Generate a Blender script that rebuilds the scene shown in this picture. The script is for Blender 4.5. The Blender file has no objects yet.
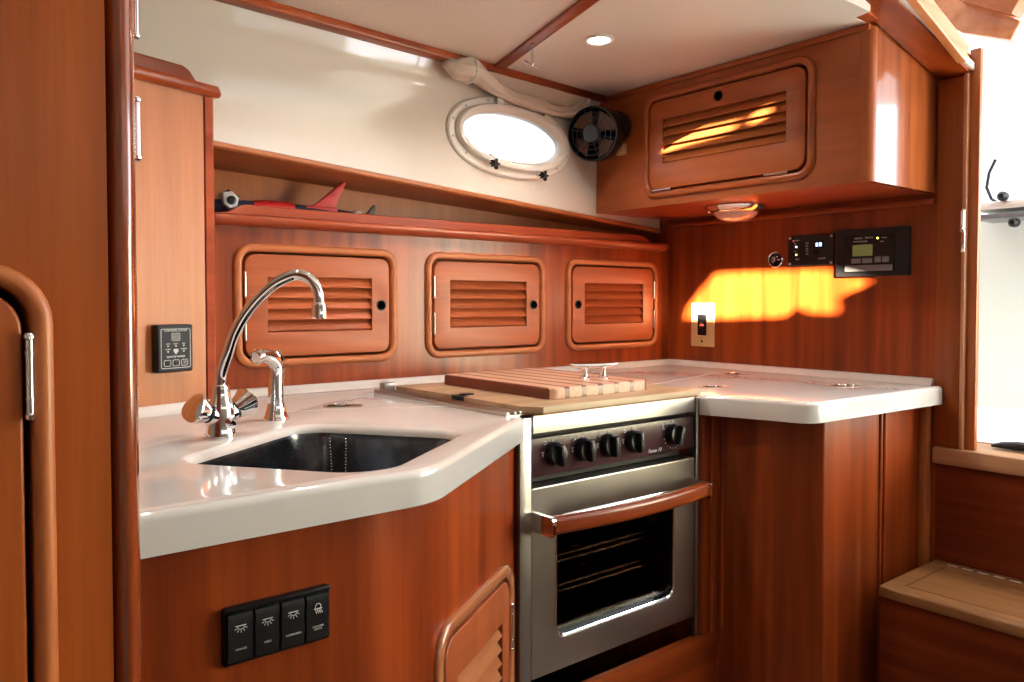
import bpy, bmesh, math, random
from mathutils import Vector, Matrix
from mathutils.geometry import tessellate_polygon
random.seed(7)
PI = math.pi
C = bpy.context.scene.collection
S = bpy.context.scene

# ------------------------------------------------------------------ materials
def new_mat(name):
    m = bpy.data.materials.new(name); m.use_nodes = True
    nt = m.node_tree
    return m, nt, nt.nodes['Principled BSDF']

def plain(name, col, rough=.5, metal=0., coat=0., bump=0., bscale=200., var=0., vscale=8., spec=.5):
    m, nt, b = new_mat(name)
    b.inputs['Base Color'].default_value = (*col, 1)
    b.inputs['Roughness'].default_value = rough
    b.inputs['Metallic'].default_value = metal
    b.inputs['Specular IOR Level'].default_value = spec
    if coat:
        b.inputs['Coat Weight'].default_value = coat; b.inputs['Coat Roughness'].default_value = .05
    tc = nt.nodes.new('ShaderNodeTexCoord')
    if var:
        n = nt.nodes.new('ShaderNodeTexNoise'); n.inputs['Scale'].default_value = vscale; n.inputs['Detail'].default_value = 4
        nt.links.new(tc.outputs['Object'], n.inputs['Vector'])
        r = nt.nodes.new('ShaderNodeValToRGB')
        r.color_ramp.elements[0].color = (*[c*(1-var) for c in col], 1); r.color_ramp.elements[1].color = (*[min(1, c*(1+var)) for c in col], 1)
        r.color_ramp.elements[0].position = .3; r.color_ramp.elements[1].position = .7
        nt.links.new(n.outputs['Fac'], r.inputs['Fac']); nt.links.new(r.outputs['Color'], b.inputs['Base Color'])
    if bump:
        n2 = nt.nodes.new('ShaderNodeTexNoise'); n2.inputs['Scale'].default_value = bscale; n2.inputs['Detail'].default_value = 2
        nt.links.new(tc.outputs['Object'], n2.inputs['Vector'])
        bp = nt.nodes.new('ShaderNodeBump'); bp.inputs['Strength'].default_value = bump; bp.inputs['Distance'].default_value = .002
        nt.links.new(n2.outputs['Fac'], bp.inputs['Height']); nt.links.new(bp.outputs['Normal'], b.inputs['Normal'])
    return m

def wood(name, dark, mid, light, axis='z', rough=.30, plank=.16, coat=.0, fine=1.0, spec=.36):
    """varnished timber, grain running along one object axis"""
    m, nt, b = new_mat(name)
    N, Lk = nt.nodes, nt.links
    tc = N.new('ShaderNodeTexCoord'); oi = N.new('ShaderNodeObjectInfo')
    off = N.new('ShaderNodeVectorMath'); off.operation = 'SCALE'
    comb = N.new('ShaderNodeCombineXYZ')
    for i in range(3): Lk.new(oi.outputs['Random'], comb.inputs[i])
    Lk.new(comb.outputs[0], off.inputs[0]); off.inputs['Scale'].default_value = 13.
    add = N.new('ShaderNodeVectorMath'); add.operation = 'ADD'
    Lk.new(tc.outputs['Object'], add.inputs[0]); Lk.new(off.outputs[0], add.inputs[1])
    def mapped(al, ac):
        mp = N.new('ShaderNodeMapping')
        sc = [ac]*3; sc['xyz'.index(axis)] = al
        mp.inputs['Scale'].default_value = sc
        Lk.new(add.outputs[0], mp.inputs['Vector']); return mp
    a = mapped(1.1, 26*fine)
    n = N.new('ShaderNodeTexNoise'); n.inputs['Scale'].default_value = 1.; n.inputs['Detail'].default_value = 5; n.inputs['Distortion'].default_value = .2
    Lk.new(a.outputs[0], n.inputs['Vector'])
    r = N.new('ShaderNodeValToRGB')
    e = r.color_ramp.elements
    e[0].position = .28; e[0].color = (*dark, 1); e[1].position = .75; e[1].color = (*light, 1)
    x = e.new(.5); x.color = (*mid, 1)
    Lk.new(n.outputs['Fac'], r.inputs['Fac'])
    p = mapped(.25, 6.)
    n2 = N.new('ShaderNodeTexNoise'); n2.inputs['Scale'].default_value = 1.; n2.inputs['Detail'].default_value = 2
    Lk.new(p.outputs[0], n2.inputs['Vector'])
    mr = N.new('ShaderNodeMapRange'); mr.inputs['From Min'].default_value = .3; mr.inputs['From Max'].default_value = .7
    mr.inputs['To Min'].default_value = 1-plank; mr.inputs['To Max'].default_value = 1+plank
    Lk.new(n2.outputs['Fac'], mr.inputs['Value'])
    f = mapped(9, 240)
    n3 = N.new('ShaderNodeTexNoise'); n3.inputs['Scale'].default_value = 1.; n3.inputs['Detail'].default_value = 1
    Lk.new(f.outputs[0], n3.inputs['Vector'])
    mr3 = N.new('ShaderNodeMapRange'); mr3.inputs['To Min'].default_value = .86; mr3.inputs['To Max'].default_value = 1.14
    Lk.new(n3.outputs['Fac'], mr3.inputs['Value'])
    mu = N.new('ShaderNodeMath'); mu.operation = 'MULTIPLY'
    Lk.new(mr.outputs[0], mu.inputs[0]); Lk.new(mr3.outputs[0], mu.inputs[1])
    vm = N.new('ShaderNodeVectorMath'); vm.operation = 'SCALE'
    Lk.new(r.outputs['Color'], vm.inputs[0]); Lk.new(mu.outputs[0], vm.inputs['Scale'])
    Lk.new(vm.outputs[0], b.inputs['Base Color'])
    b.inputs['Roughness'].default_value = rough; b.inputs['Specular IOR Level'].default_value = spec
    if coat: b.inputs['Coat Weight'].default_value = coat; b.inputs['Coat Roughness'].default_value = .08
    return m

def glow(name, col, s):
    m, nt, b = new_mat(name)
    b.inputs['Base Color'].default_value = (*col, 1)
    b.inputs['Emission Color'].default_value = (*col, 1); b.inputs['Emission Strength'].default_value = s
    return m

def glass(name, tint, gloss=.12, rough=.02):
    m, nt, b = new_mat(name)
    nt.nodes.remove(b)
    t = nt.nodes.new('ShaderNodeBsdfTransparent'); t.inputs[0].default_value = (*tint, 1)
    g = nt.nodes.new('ShaderNodeBsdfGlossy'); g.inputs['Roughness'].default_value = rough
    fr = nt.nodes.new('ShaderNodeLayerWeight'); fr.inputs['Blend'].default_value = gloss
    mx = nt.nodes.new('ShaderNodeMixShader')
    nt.links.new(fr.outputs['Fresnel'], mx.inputs[0]); nt.links.new(t.outputs[0], mx.inputs[1]); nt.links.new(g.outputs[0], mx.inputs[2])
    nt.links.new(mx.outputs[0], nt.nodes['Material Output'].inputs[0])
    return m

CH = ((.125, .016, .003), (.22, .034, .0056), (.33, .063, .0115))      # cherry, the joinery
CL = ((.31, .085, .024), (.36, .102, .030), (.41, .120, .037))        # paler cherry of frames
M = {}
for ax in 'xyz':
    M['wood_'+ax] = wood('varnished cherry '+ax, *CH, axis=ax, plank=.22)
    M['pale_'+ax] = wood('pale cherry '+ax, *CL, axis=ax, plank=.06, rough=.40, coat=.0)
    M['door_'+ax] = wood('door cherry '+ax, (.24, .050, .014), (.31, .068, .019), (.38, .088, .026), axis=ax, plank=.10, rough=.42, coat=0)
    M['cab_'+ax] = wood('overhead cherry '+ax, (.25, .056, .014), (.33, .078, .020), (.40, .102, .029), axis=ax, plank=.12, fine=.7)
    M['left_'+ax] = wood('golden cherry '+ax, (.18, .034, .0058), (.26, .055, .0095), (.35, .082, .015), axis=ax, plank=.2)
M['panel_pale'] = wood('pale cherry panel', (.28, .080, .023), (.34, .103, .031), (.40, .128, .040), axis='z', plank=.12, rough=.4, coat=0)
M['redwood_x'] = wood('reddish rail', (.20, .030, .010), (.29, .048, .016), (.37, .072, .026), axis='x', plank=.1)
M['tread'] = wood('worn teak tread', (.15, .058, .020), (.22, .092, .032), (.31, .14, .052), axis='y', rough=.42, coat=0, plank=.15)
M['strip_z'] = wood('pink cherry strip', (.42, .17, .09), (.50, .22, .12), (.58, .28, .16), axis='z', plank=.05, rough=.15, coat=.5)
M['shiny_x'] = wood('glossy reflection paled cherry', (.36, .11, .04), (.44, .15, .06), (.52, .19, .08), axis='x', plank=.08, rough=.2, coat=1., spec=.5)  # cherry lightened so reflected light also sits in its colour
M['sill_y'] = wood('pale sill', (.34, .17, .08), (.44, .23, .12), (.54, .30, .16), axis='y', plank=.1, rough=.4)
M['shaded_cherry_y'] = wood('shade darkened cherry', (.085, .011, .003), (.14, .021, .005), (.20, .036, .009), axis='y')  # the joinery cherry darkened; shade on riser and sill panel is painted in
M['gloss_z'] = wood('glossy end panel', (.24, .055, .014), (.31, .075, .019), (.38, .10, .028), axis='z', plank=.08, rough=.18, coat=1., spec=.5)
M['post_z'] = wood('post cherry', (.16, .026, .007), (.24, .045, .012), (.32, .07, .02), axis='z', plank=.12, rough=.14, coat=1., spec=.5)
M['board'] = wood('stove cover timber', (.30, .18, .095), (.40, .255, .145), (.50, .33, .20), axis='x', rough=.4, coat=.05, plank=.12)
M['boardedge'] = wood('brown edge', (.14, .05, .022), (.2, .075, .033), (.28, .11, .05), axis='x', rough=.4, coat=.0)
M['varnish'] = wood('golden varnished timber', (.46, .15, .055), (.56, .22, .09), (.66, .30, .15), axis='x', rough=.12, plank=.15)
M['liner'] = plain('cream gelcoat', (.67, .61, .545), .08, coat=.8, var=.02, vscale=3)
M['vinyl'] = plain('ceiling vinyl', (.78, .70, .64), .5, bump=1., bscale=150)
M['vinyl2'] = plain('smooth ceiling panel', (.84, .77, .71), .40, bump=.06, bscale=200)
M['worktop'] = plain('white composite', (.70, .665, .63), .12, coat=.5, var=.015, vscale=30)
M['seam'] = plain('lid seam', (.60, .54, .48), .4)
M['chrome'] = plain('chrome', (.92, .92, .93), .05, 1.)
M['steel'] = plain('brushed steel', (.50, .47, .43), .33, 1., var=.08, vscale=6)
M['steel_dark'] = plain('satin steel', (.36, .34, .31), .38, 1., var=.1, vscale=6)
M['sinksteel'] = plain('sink steel', (.13, .135, .145), .20, 1., var=.55, vscale=26)
M['brass'] = plain('brushed brass', (.72, .50, .26), .4, .25, var=.06, vscale=40)
M['rack'] = plain('oven rack wire', (.75, .7, .6), .25, 1.)
M['black'] = plain('black plastic', (.009, .009, .011), .34, spec=.3)
M['blackgloss'] = plain('black gloss', (.008, .008, .010), .22, spec=.3)
M['dark'] = plain('recess shade', (.010, .006, .005), .7)  # near-black colour standing in for shade in gaps and recesses
M['maroon'] = plain('maroon enamel', (.052, .020, .026), .26, coat=.2)
M['grey'] = plain('grey panel', (.038, .040, .046), .7, spec=.12)
M['print'] = plain('grey print', (.60, .60, .60), .6)
M['tan'] = plain('tan cabin lining', (.22, .185, .15), .6)
M['bronze'] = plain('dull bronze', (.30, .20, .13), .3, .8)
M['cage'] = plain('blue black wire', (.03, .037, .048), .25)
M['fanblack'] = plain('fan black', (.006, .006, .007), .25, spec=.4)
M['greybtn'] = plain('grey key', (.17, .17, .18), .4)
M['white'] = plain('white print', (.8, .8, .78), .5)
M['whiteplastic'] = plain('white plastic', (.78, .74, .68), .3)
M['cloth'] = plain('white cloth', (.66, .56, .47), .8, bump=.4, bscale=90)
M['red'] = plain('red fabric', (.55, .015, .015), .5, var=.15, vscale=60)
M['navy'] = plain('navy cloth', (.02, .025, .07), .6, var=.2, vscale=50)
M['darkbrown'] = plain('dark brown fin', (.06, .018, .012), .5)
M['lcd'] = glow('green display', (.22, .26, .08), .12)
M['blueled'] = glow('blue light', (.35, .45, 1.), 3.)
M['whiteled'] = glow('white light', (.8, .85, 1.), 3.)
M['amberled'] = glow('amber light', (1., .65, .15), 4.)
M['redled'] = glow('red light', (1., .12, .06), 1.2)
M['lamp'] = glow('lit lamp lens', (1., .88, .68), 25.)
M['ovenglass'] = glass('smoked oven glass', (.24, .20, .18), .12)
M['clear'] = glass('clear glass', (.95, .98, .98), .1)
M['frost'] = plain('frosted dome', (.70, .42, .34), .15, coat=.6)
M['blade'] = plain('brown fan blade', (.09, .035, .022), .25)
M['fanhub'] = plain('blue grey hub', (.045, .058, .085), .3)
M['outside'] = plain('white outer coaming and sky block', (.86, .86, .84), .5)
M['greenwhite'] = plain('pale green white panel', (.84, .92, .84), .4)
M['floor'] = wood('cabin sole', (.05, .02, .008), (.09, .036, .015), (.13, .055, .025), axis='x', rough=.3)

# cutting board: strips of two timbers along the board's y axis
def stripes():
    m, nt, b = new_mat('striped hardwood')
    N, Lk = nt.nodes, nt.links
    tc = N.new('ShaderNodeTexCoord'); sp = N.new('ShaderNodeSeparateXYZ'); Lk.new(tc.outputs['Object'], sp.inputs[0])
    mu = N.new('ShaderNodeMath'); mu.operation = 'MULTIPLY_ADD'; mu.inputs[1].default_value = 1/.050; mu.inputs[2].default_value = 3.3
    Lk.new(sp.outputs['X'], mu.inputs[0])
    fr = N.new('ShaderNodeMath'); fr.operation = 'FRACT'; Lk.new(mu.outputs[0], fr.inputs[0])
    lt = N.new('ShaderNodeMath'); lt.operation = 'LESS_THAN'; lt.inputs[1].default_value = .29; Lk.new(fr.outputs[0], lt.inputs[0])
    mp = N.new('ShaderNodeMapping'); mp.inputs['Scale'].default_value = (90, 4, 90); Lk.new(tc.outputs['Object'], mp.inputs['Vector'])
    n = N.new('ShaderNodeTexNoise'); n.inputs['Scale'].default_value = 1; n.inputs['Detail'].default_value = 3; Lk.new(mp.outputs[0], n.inputs['Vector'])
    def ramp(a, c):
        r = N.new('ShaderNodeValToRGB'); r.color_ramp.elements[0].color = (*a, 1); r.color_ramp.elements[1].color = (*c, 1)
        r.color_ramp.elements[0].position = .3; r.color_ramp.elements[1].position = .7
        Lk.new(n.outputs['Fac'], r.inputs['Fac']); return r
    ra = ramp((.56, .30, .19), (.72, .42, .28)); rb = ramp((.10, .024, .012), (.17, .042, .022))
    mx = N.new('ShaderNodeMix'); mx.data_type = 'RGBA'
    Lk.new(lt.outputs[0], mx.inputs['Factor']); Lk.new(ra.outputs[0], mx.inputs['A']); Lk.new(rb.outputs[0], mx.inputs['B'])
    Lk.new(mx.outputs['Result'], b.inputs['Base Color']); b.inputs['Roughness'].default_value = .38
    return m
M['stripes'] = stripes()

# ------------------------------------------------------------------ mesh helpers
XZ = lambda u, v, w: (u, w, v)      # drawn on a wall: w is depth
XY = lambda u, v, w: (u, v, w)      # drawn in plan: w is height
YZ = lambda u, v, w: (w, u, v)

def rrect(x0, x1, y0, y1, r, n=6):
    pts = []
    for cx, cy, a in ((x1-r, y1-r, 0), (x0+r, y1-r, 90), (x0+r, y0+r, 180), (x1-r, y0+r, 270)):
        for k in range(n+1):
            t = math.radians(a + 90*k/n); pts.append((cx+r*math.cos(t), cy+r*math.sin(t)))
    return pts
def oval(cx, cy, a, b, n=48, e=2.0):
    out = []
    for k in range(n):
        t = 2*PI*k/n; c, s = math.cos(t), math.sin(t)
        out.append((cx+a*math.copysign(abs(c)**(2/e), c), cy+b*math.copysign(abs(s)**(2/e), s)))
    return out
def area2(p): return sum(p[i][0]*p[(i+1) % len(p)][1]-p[(i+1) % len(p)][0]*p[i][1] for i in range(len(p)))
def ccw(p): return list(p) if area2(p) > 0 else list(reversed(p))
def offset(p, d):
    """move a ccw outline inwards by d"""
    n = len(p); out = []
    for i in range(n):
        a, b, c = Vector(p[i-1]), Vector(p[i]), Vector(p[(i+1) % n])
        e1, e2 = (b-a), (c-b)
        if e1.length < 1e-9 or e2.length < 1e-9: out.append(tuple(b)); continue
        e1.normalize(); e2.normalize()
        n1, n2 = Vector((-e1.y, e1.x)), Vector((-e2.y, e2.x))
        m = n1+n2
        k = m.dot(n1)
        m = m/max(k, .35) if k > 1e-6 else n1
        out.append((b.x+m.x*d, b.y+m.y*d))
    return out
def round_poly(pts, radii, n=6):
    """round each corner of an outline with its own radius"""
    out = []; N = len(pts)
    for i in range(N):
        r = radii[i] if isinstance(radii, (list, tuple)) else radii
        a, b, c = Vector(pts[i-1]), Vector(pts[i]), Vector(pts[(i+1) % N])
        if r <= 0: out.append(tuple(b)); continue
        u, v = (a-b).normalized(), (c-b).normalized()
        ang = u.angle(v); t = min(r/math.tan(ang/2), (a-b).length*.49, (c-b).length*.49); r = t*math.tan(ang/2)
        p, q = b+u*t, b+v*t
        o = b+(u+v).normalized()*(r/math.sin(ang/2))
        a0 = math.atan2(p.y-o.y, p.x-o.x); a1 = math.atan2(q.y-o.y, q.x-o.x)
        d = (a1-a0+PI) % (2*PI)-PI
        for k in range(n+1): out.append((o.x+r*math.cos(a0+d*k/n), o.y+r*math.sin(a0+d*k/n)))
    return out

class B:
    def __init__(s): s.bm = bmesh.new()
    def loops(s, loops, closed=True, cap0=False, cap1=False):
        bm = s.bm; vs = [[bm.verts.new(p) for p in l] for l in loops]; n = len(vs[0])
        for a, b in zip(vs, vs[1:]):
            for i in range(n if closed else n-1):
                j = (i+1) % n
                try: bm.faces.new((a[i], a[j], b[j], b[i]))
                except ValueError: pass
        if cap0: bm.faces.new(list(reversed(vs[0])))
        if cap1: bm.faces.new(vs[-1])
        return vs
    def cap(s, outer, holes, vouter, vholes):
        pl = [[Vector((*p, 0)) for p in outer]]+[[Vector((*p, 0)) for p in h] for h in holes]
        flat = list(vouter)+[v for h in vholes for v in h]
        for t in tessellate_polygon(pl):
            try: s.bm.faces.new([flat[i] for i in t])
            except ValueError: pass
    def slab(s, outline, holes=(), back=0., front=-.01, r=0., rh=0., f=XZ, nr=4):
        """plate drawn as an outline with holes, front edge rounded by r"""
        out = ccw(outline); hs = [ccw(h) for h in holes]
        sg = 1 if front > back else -1
        def prof(rr):
            if rr <= 0: return [(0, back), (0, front)]
            return [(0, back)]+[(rr*(1-math.cos(PI/2*k/nr)), front-sg*rr*(1-math.sin(PI/2*k/nr))) for k in range(nr+1)]
        def run(o, rr, sign):
            ls = [(offset(o, d*sign), w) for d, w in prof(rr)]
            vs = s.loops([[f(p[0], p[1], w) for p in l] for l, w in ls])
            return ls[0][0], vs[0], ls[-1][0], vs[-1]
        o0, v0, o1, v1 = run(out, r, 1)
        H = [run(h, rh, -1) for h in hs]
        s.cap(o1, [h[2] for h in H], v1, [h[3] for h in H])
        s.cap(o0, [h[0] for h in H], v0, [h[1] for h in H])
        return s
    def box(s, x0, x1, y0, y1, z0, z1, r=0., seg=2):
        g = bmesh.ops.create_cube(s.bm, size=1.)
        for v in g['verts']:
            v.co = Vector(((x0+x1)/2+v.co.x*(x1-x0), (y0+y1)/2+v.co.y*(y1-y0), (z0+z1)/2+v.co.z*(z1-z0)))
        if r:
            ed = {e for v in g['verts'] for e in v.link_edges}
            bmesh.ops.bevel(s.bm, geom=list(ed), offset=min(r, .49*min(abs(x1-x0), abs(y1-y0), abs(z1-z0))), segments=seg, affect='EDGES', profile=.5)
        return s
    def beam(s, p, q, w, h, up=(0, 0, 1), r=0.):
        """a bar from p to q"""
        p, q = Vector(p), Vector(q); d = (q-p); L = d.length; d.normalize()
        sd = d.cross(Vector(up)).normalized(); u = sd.cross(d)
        o = rrect(-w/2, w/2, -h/2, h/2, r, 3) if r else [(-w/2, -h/2), (w/2, -h/2), (w/2, h/2), (-w/2, h/2)]
        s.loops([[tuple(c+sd*a+u*b) for a, b in o] for c in (p, q)], cap0=True, cap1=True)
        return s
    def tube(s, path, r, n=12, caps=True, flat=1., closed=False):
        P = [Vector(p) for p in path]; K = len(P)
        R = r if isinstance(r, (list, tuple)) else [r]*K
        T = []
        for i in range(K):
            a = P[i-1] if (i or closed) else P[i]; b = P[(i+1) % K] if (i < K-1 or closed) else P[i]
            T.append((b-a).normalized())
        u = T[0].orthogonal().normalized()
        if abs(T[0].z) < .9: u = (Vector((0, 0, 1))-T[0]*T[0].z).normalized()
        ls = []
        for i in range(K):
            u = (u-T[i]*u.dot(T[i])).normalized(); v = T[i].cross(u)
            ls.append([tuple(P[i]+(u*math.cos(2*PI*k/n)+v*math.sin(2*PI*k/n)*flat)*R[i]) for k in range(n)])
        if closed: ls.append(ls[0])
        if closed:
            bm = s.bm; vs = [[bm.verts.new(p) for p in l] for l in ls[:-1]]; vs.append(vs[0])
            for a, b in zip(vs, vs[1:]):
                for i in range(n): bm.faces.new((a[i], a[(i+1) % n], b[(i+1) % n], b[i]))
        else: s.loops(ls, cap0=caps, cap1=caps)
        return s
    def lathe(s, prof, o=(0, 0, 0), ax=(0, 0, 1), n=24, caps=True):
        """prof: (radius, height along the axis)"""
        o, ax = Vector(o), Vector(ax).normalized(); u = ax.orthogonal().normalized(); v = ax.cross(u)
        s.loops([[tuple(o+ax*h+(u*math.cos(2*PI*k/n)+v*math.sin(2*PI*k/n))*max(r, 1e-5)) for k in range(n)] for r, h in prof], cap0=caps, cap1=caps)
        return s
    def ball(s, c, r, sc=(1, 1, 1), n=12):
        g = bmesh.ops.create_uvsphere(s.bm, u_segments=n, v_segments=max(6, n//2), radius=r)
        for v in g['verts']: v.co = Vector((c[0]+v.co.x*sc[0], c[1]+v.co.y*sc[1], c[2]+v.co.z*sc[2]))
        return s
    def ring(s, outline, prof, f=XZ):
        """closed moulding swept round an outline; prof = (inward offset, depth)"""
        o = ccw(outline)
        ls = [[f(p[0], p[1], w) for p in offset(o, d)] for d, w in prof]
        bm = s.bm; vs = [[bm.verts.new(p) for p in l] for l in ls]; vs.append(vs[0]); n = len(o)
        for a, b in zip(vs, vs[1:]):
            for i in range(n): bm.faces.new((a[i], a[(i+1) % n], b[(i+1) % n], b[i]))
        return s
    def done(s, name, mat, parent=None, world=False, ang=38., normals=True, origin=None):
        bm = s.bm
        bmesh.ops.remove_doubles(bm, verts=bm.verts, dist=1e-6)
        if normals: bmesh.ops.recalc_face_normals(bm, faces=bm.faces)
        me = bpy.data.meshes.new(name); bm.to_mesh(me); bm.free()
        me.polygons.foreach_set('use_smooth', [True]*len(me.polygons))
        me.set_sharp_from_angle(angle=math.radians(ang))
        me.materials.append(M[mat] if isinstance(mat, str) else mat)
        o = bpy.data.objects.new(name, me); C.objects.link(o)
        if parent:
            if world: me.transform(wm(parent).inverted())
            o.parent = parent
        elif origin:
            me.transform(Matrix.Translation(-Vector(origin))); o.location = origin
        return o

def wm(o):
    m = Matrix.Translation(o.location) @ o.rotation_euler.to_matrix().to_4x4()
    return wm(o.parent) @ m if o.parent else m
def tag(o, label=None, cat=None, group=None, kind='thing'):
    if label: o['label'] = label
    if cat: o['category'] = cat
    if group: o['group'] = group
    o['kind'] = kind
    return o
def thing(name, label, cat, loc=(0, 0, 0), rz=0., group=None, kind='thing'):
    o = bpy.data.objects.new(name, None); o.empty_display_size = .02; C.objects.link(o)
    o.location = loc; o.rotation_euler = (0, 0, rz)
    return tag(o, label, cat, group, kind)
def text(s, size, parent, pos, mat='white', name='lettering', rot=(PI/2, 0, 0), shear=0., ext=.0002, align='CENTER'):
    cu = bpy.data.curves.new(name, 'FONT'); cu.body = s; cu.size = size; cu.align_x = align; cu.align_y = 'CENTER'
    cu.extrude = ext; cu.shear = shear; cu.resolution_u = 3
    t = bpy.data.objects.new(name, cu); C.objects.link(t)
    dg = bpy.context.evaluated_depsgraph_get(); dg.update()
    me = bpy.data.meshes.new_from_object(t.evaluated_get(dg)); bpy.data.objects.remove(t)
    me.materials.clear(); me.materials.append(M[mat])
    o = bpy.data.objects.new(name, me); C.objects.link(o); o.parent = parent; o.location = pos; o.rotation_euler = rot
    return o
def arc(c, r, a0, a1, n=8):
    return [(c[0]+r*math.cos(math.radians(a0+(a1-a0)*k/n)), c[1]+r*math.sin(math.radians(a0+(a1-a0)*k/n))) for k in range(n+1)]

FZ, CZ, WT = .12, 1.795, .918       # cabin sole, ceiling, worktop heights
YB, XR = 1.81, 2.17                 # back wall face, bulkhead face

# ------------------------------------------------------------------ louvred doors
def louvred(root, W, H, R=.045, fw=.0195, hinge=-1, louvre=None, hole=None, slats=5, hinges=(), depth=.12, fmat='pale_x', dmat='door_x', smat='door_x', body=True):
    """frame, door, slats and hinges round the origin of root's local xz plane; -y faces the room"""
    fo = rrect(-W/2, W/2, -H/2, H/2, R, 8)
    B().ring(fo, [(0, .002), (0, -.004), (.002, -.0075), (.006, -.0095), (fw-.006, -.0095), (fw-.002, -.0075), (fw, -.004), (fw, .030), (fw*.4, .030)]).done('door_frame', fmat, root)
    d = fw+.0055
    do = rrect(-W/2+d, W/2-d, -H/2+d, H/2-d, R-d*.75 if R > d else .02, 8)
    hs = []
    if louvre: hs.append([(louvre[0], louvre[2]), (louvre[1], louvre[2]), (louvre[1], louvre[3]), (louvre[0], louvre[3])])
    if hole: hs.append(oval(hole[0], hole[1], .0125, .0125, 20))
    door = B().slab(do, hs, back=.012, front=-.007, r=.003, rh=.0015).done('door', dmat, root)
    if louvre:
        b = B(); x0, x1, z0, z1 = louvre; p = (z1-z0)/slats
        for k in range(slats):
            zt = z0+(k+1)*p
            b.loops([[(x, y, z) for y, z in ((.011, zt+.003), (-.0042, zt-p+.0052), (-.0062, zt-p+.003), (-.0045, zt-p+.0012), (.0105, zt-.002))] for x in (x0, x1)], cap0=True, cap1=True)
        b.done('louvre_slats', smat, door)
    if hole:
        b = B(); n = 20
        ls = [[(hole[0]+r*math.cos(2*PI*k/n), y, hole[1]+r*math.sin(2*PI*k/n)) for k in range(n)] for r, y in ((.0145, -.0072), (.0138, -.009), (.0122, -.009), (.0115, -.006), (.0115, .09))]
        b.loops(ls); b.done('finger_hole', 'black', door)
    for hx, hz, ln, orient in hinges:
        b = B(); a = Vector((0, 0, 1)) if orient == 'v' else Vector((1, 0, 0))
        c = Vector((hx, -.010, hz))
        b.tube([tuple(c-a*ln/2), tuple(c+a*ln/2)], .0028, 10)
        for sgn in (-1, 1):
            b.lathe([(.0028, 0), (.0038, .001), (.0038, .003), (.0024, .005)], c+a*sgn*(ln/2-.001), a*sgn, 10)
            b.lathe([(.0033, -.001), (.0033, .001)], c+a*sgn*ln*.3, a, 10)
        if orient == 'v': b.box(hx-.002, hx+.002, -.009, -.002, hz-ln/2, hz+ln/2)
        else: b.box(hx-ln/2, hx+ln/2, -.009, -.002, hz-.002, hz+.002)
        h = b.done('hinge', 'chrome', root); h['label'] = 'small chrome barrel hinge'
    if body:
        b = B(); o = rrect(-W/2+.012, W/2-.012, -H/2+.012, H/2-.012, .03, 5)
        b.loops([[(p[0], y, p[1]) for p in o] for y in (.016, depth)], cap1=True)
        b.done('body', 'wood_x', root, normals=False)
    return door

# ------------------------------------------------------------------ setting
def structure(name, b, mat, label, cat, **k):
    return tag(b.done(name, mat, **k), label, cat, kind='structure')

structure('floor', B().box(-.7, 3.3, -1.4, 2.1, FZ-.05, FZ), 'floor', 'varnished timber cabin sole below the cupboards', 'floor')

LOCK = [(.8465, -1), (1.367, -1), (1.885, 1)]
LW, LH, LZ = .431, .293, 1.129
holes = [[(x+p[0], LZ+p[1]) for p in rrect(-LW/2+.01, LW/2-.01, -LH/2+.01, LH/2-.01, .035, 6)] for x, s in LOCK]
structure('wall_back', B().slab([(-.25, FZ), (XR+.02, FZ), (XR+.02, 1.335), (-.25, 1.335)], holes, back=YB+.02, front=YB, f=XZ), 'wood_z',
          'varnished cherry back panel behind the worktop, holding three louvred doors', 'wall')

# hull liner: cream gelcoat side above the shelf, bending over at the top
LA, LB = Vector((.607, 1.715)), Vector((1.82, 1.825))
LD = (LB-LA).normalized(); LROT = math.atan2(LD.y, LD.x)
def onliner(X): return LA.y+(X-LA.x)*(LB.y-LA.y)/(LB.x-LA.x)
def liner_pt(X, z, out=0.): return (X+LD.y*out, onliner(X)-LD.x*out, z)
# local frame on the liner: origin at porthole centre
PC = (1.437, onliner(1.437), 1.611)
lr = thing('wall_hull', 'cream gelcoat hull side above the shelf, pierced by the oval porthole', 'wall', PC, LROT, kind='structure')
x0l, x1l = -1.65, .80
def trimz(X): return 1.482+(X-.56)*(1.400-1.482)/(2.093-.56)
zl0 = [(x0l, trimz(PC[0]+x0l)-.01-PC[2]), (x1l, trimz(PC[0]+x1l)-.01-PC[2])]
hole = oval(0, 0, .212, .084, 48, 2.15)
zt = CZ-PC[2]
COVE = .072
zc0 = zt-COVE
b = B(); b.slab([zl0[0], zl0[1], (x1l, zc0), (x0l, zc0)], [hole], back=.008, front=0., rh=.002)
ls = []
for k in range(15):
    h = COVE*1.03*k/14
    ls.append([(x0l+(x1l-x0l)*i/60, -.21*(h-.018*(1-math.exp(-h/.018)))-.0008*math.sin(i*.9+k*.25)*(k/14), zc0+h) for i in range(61)])
b.loops(ls, closed=False); b.done('hull_panel', 'liner', lr, ang=50)

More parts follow.
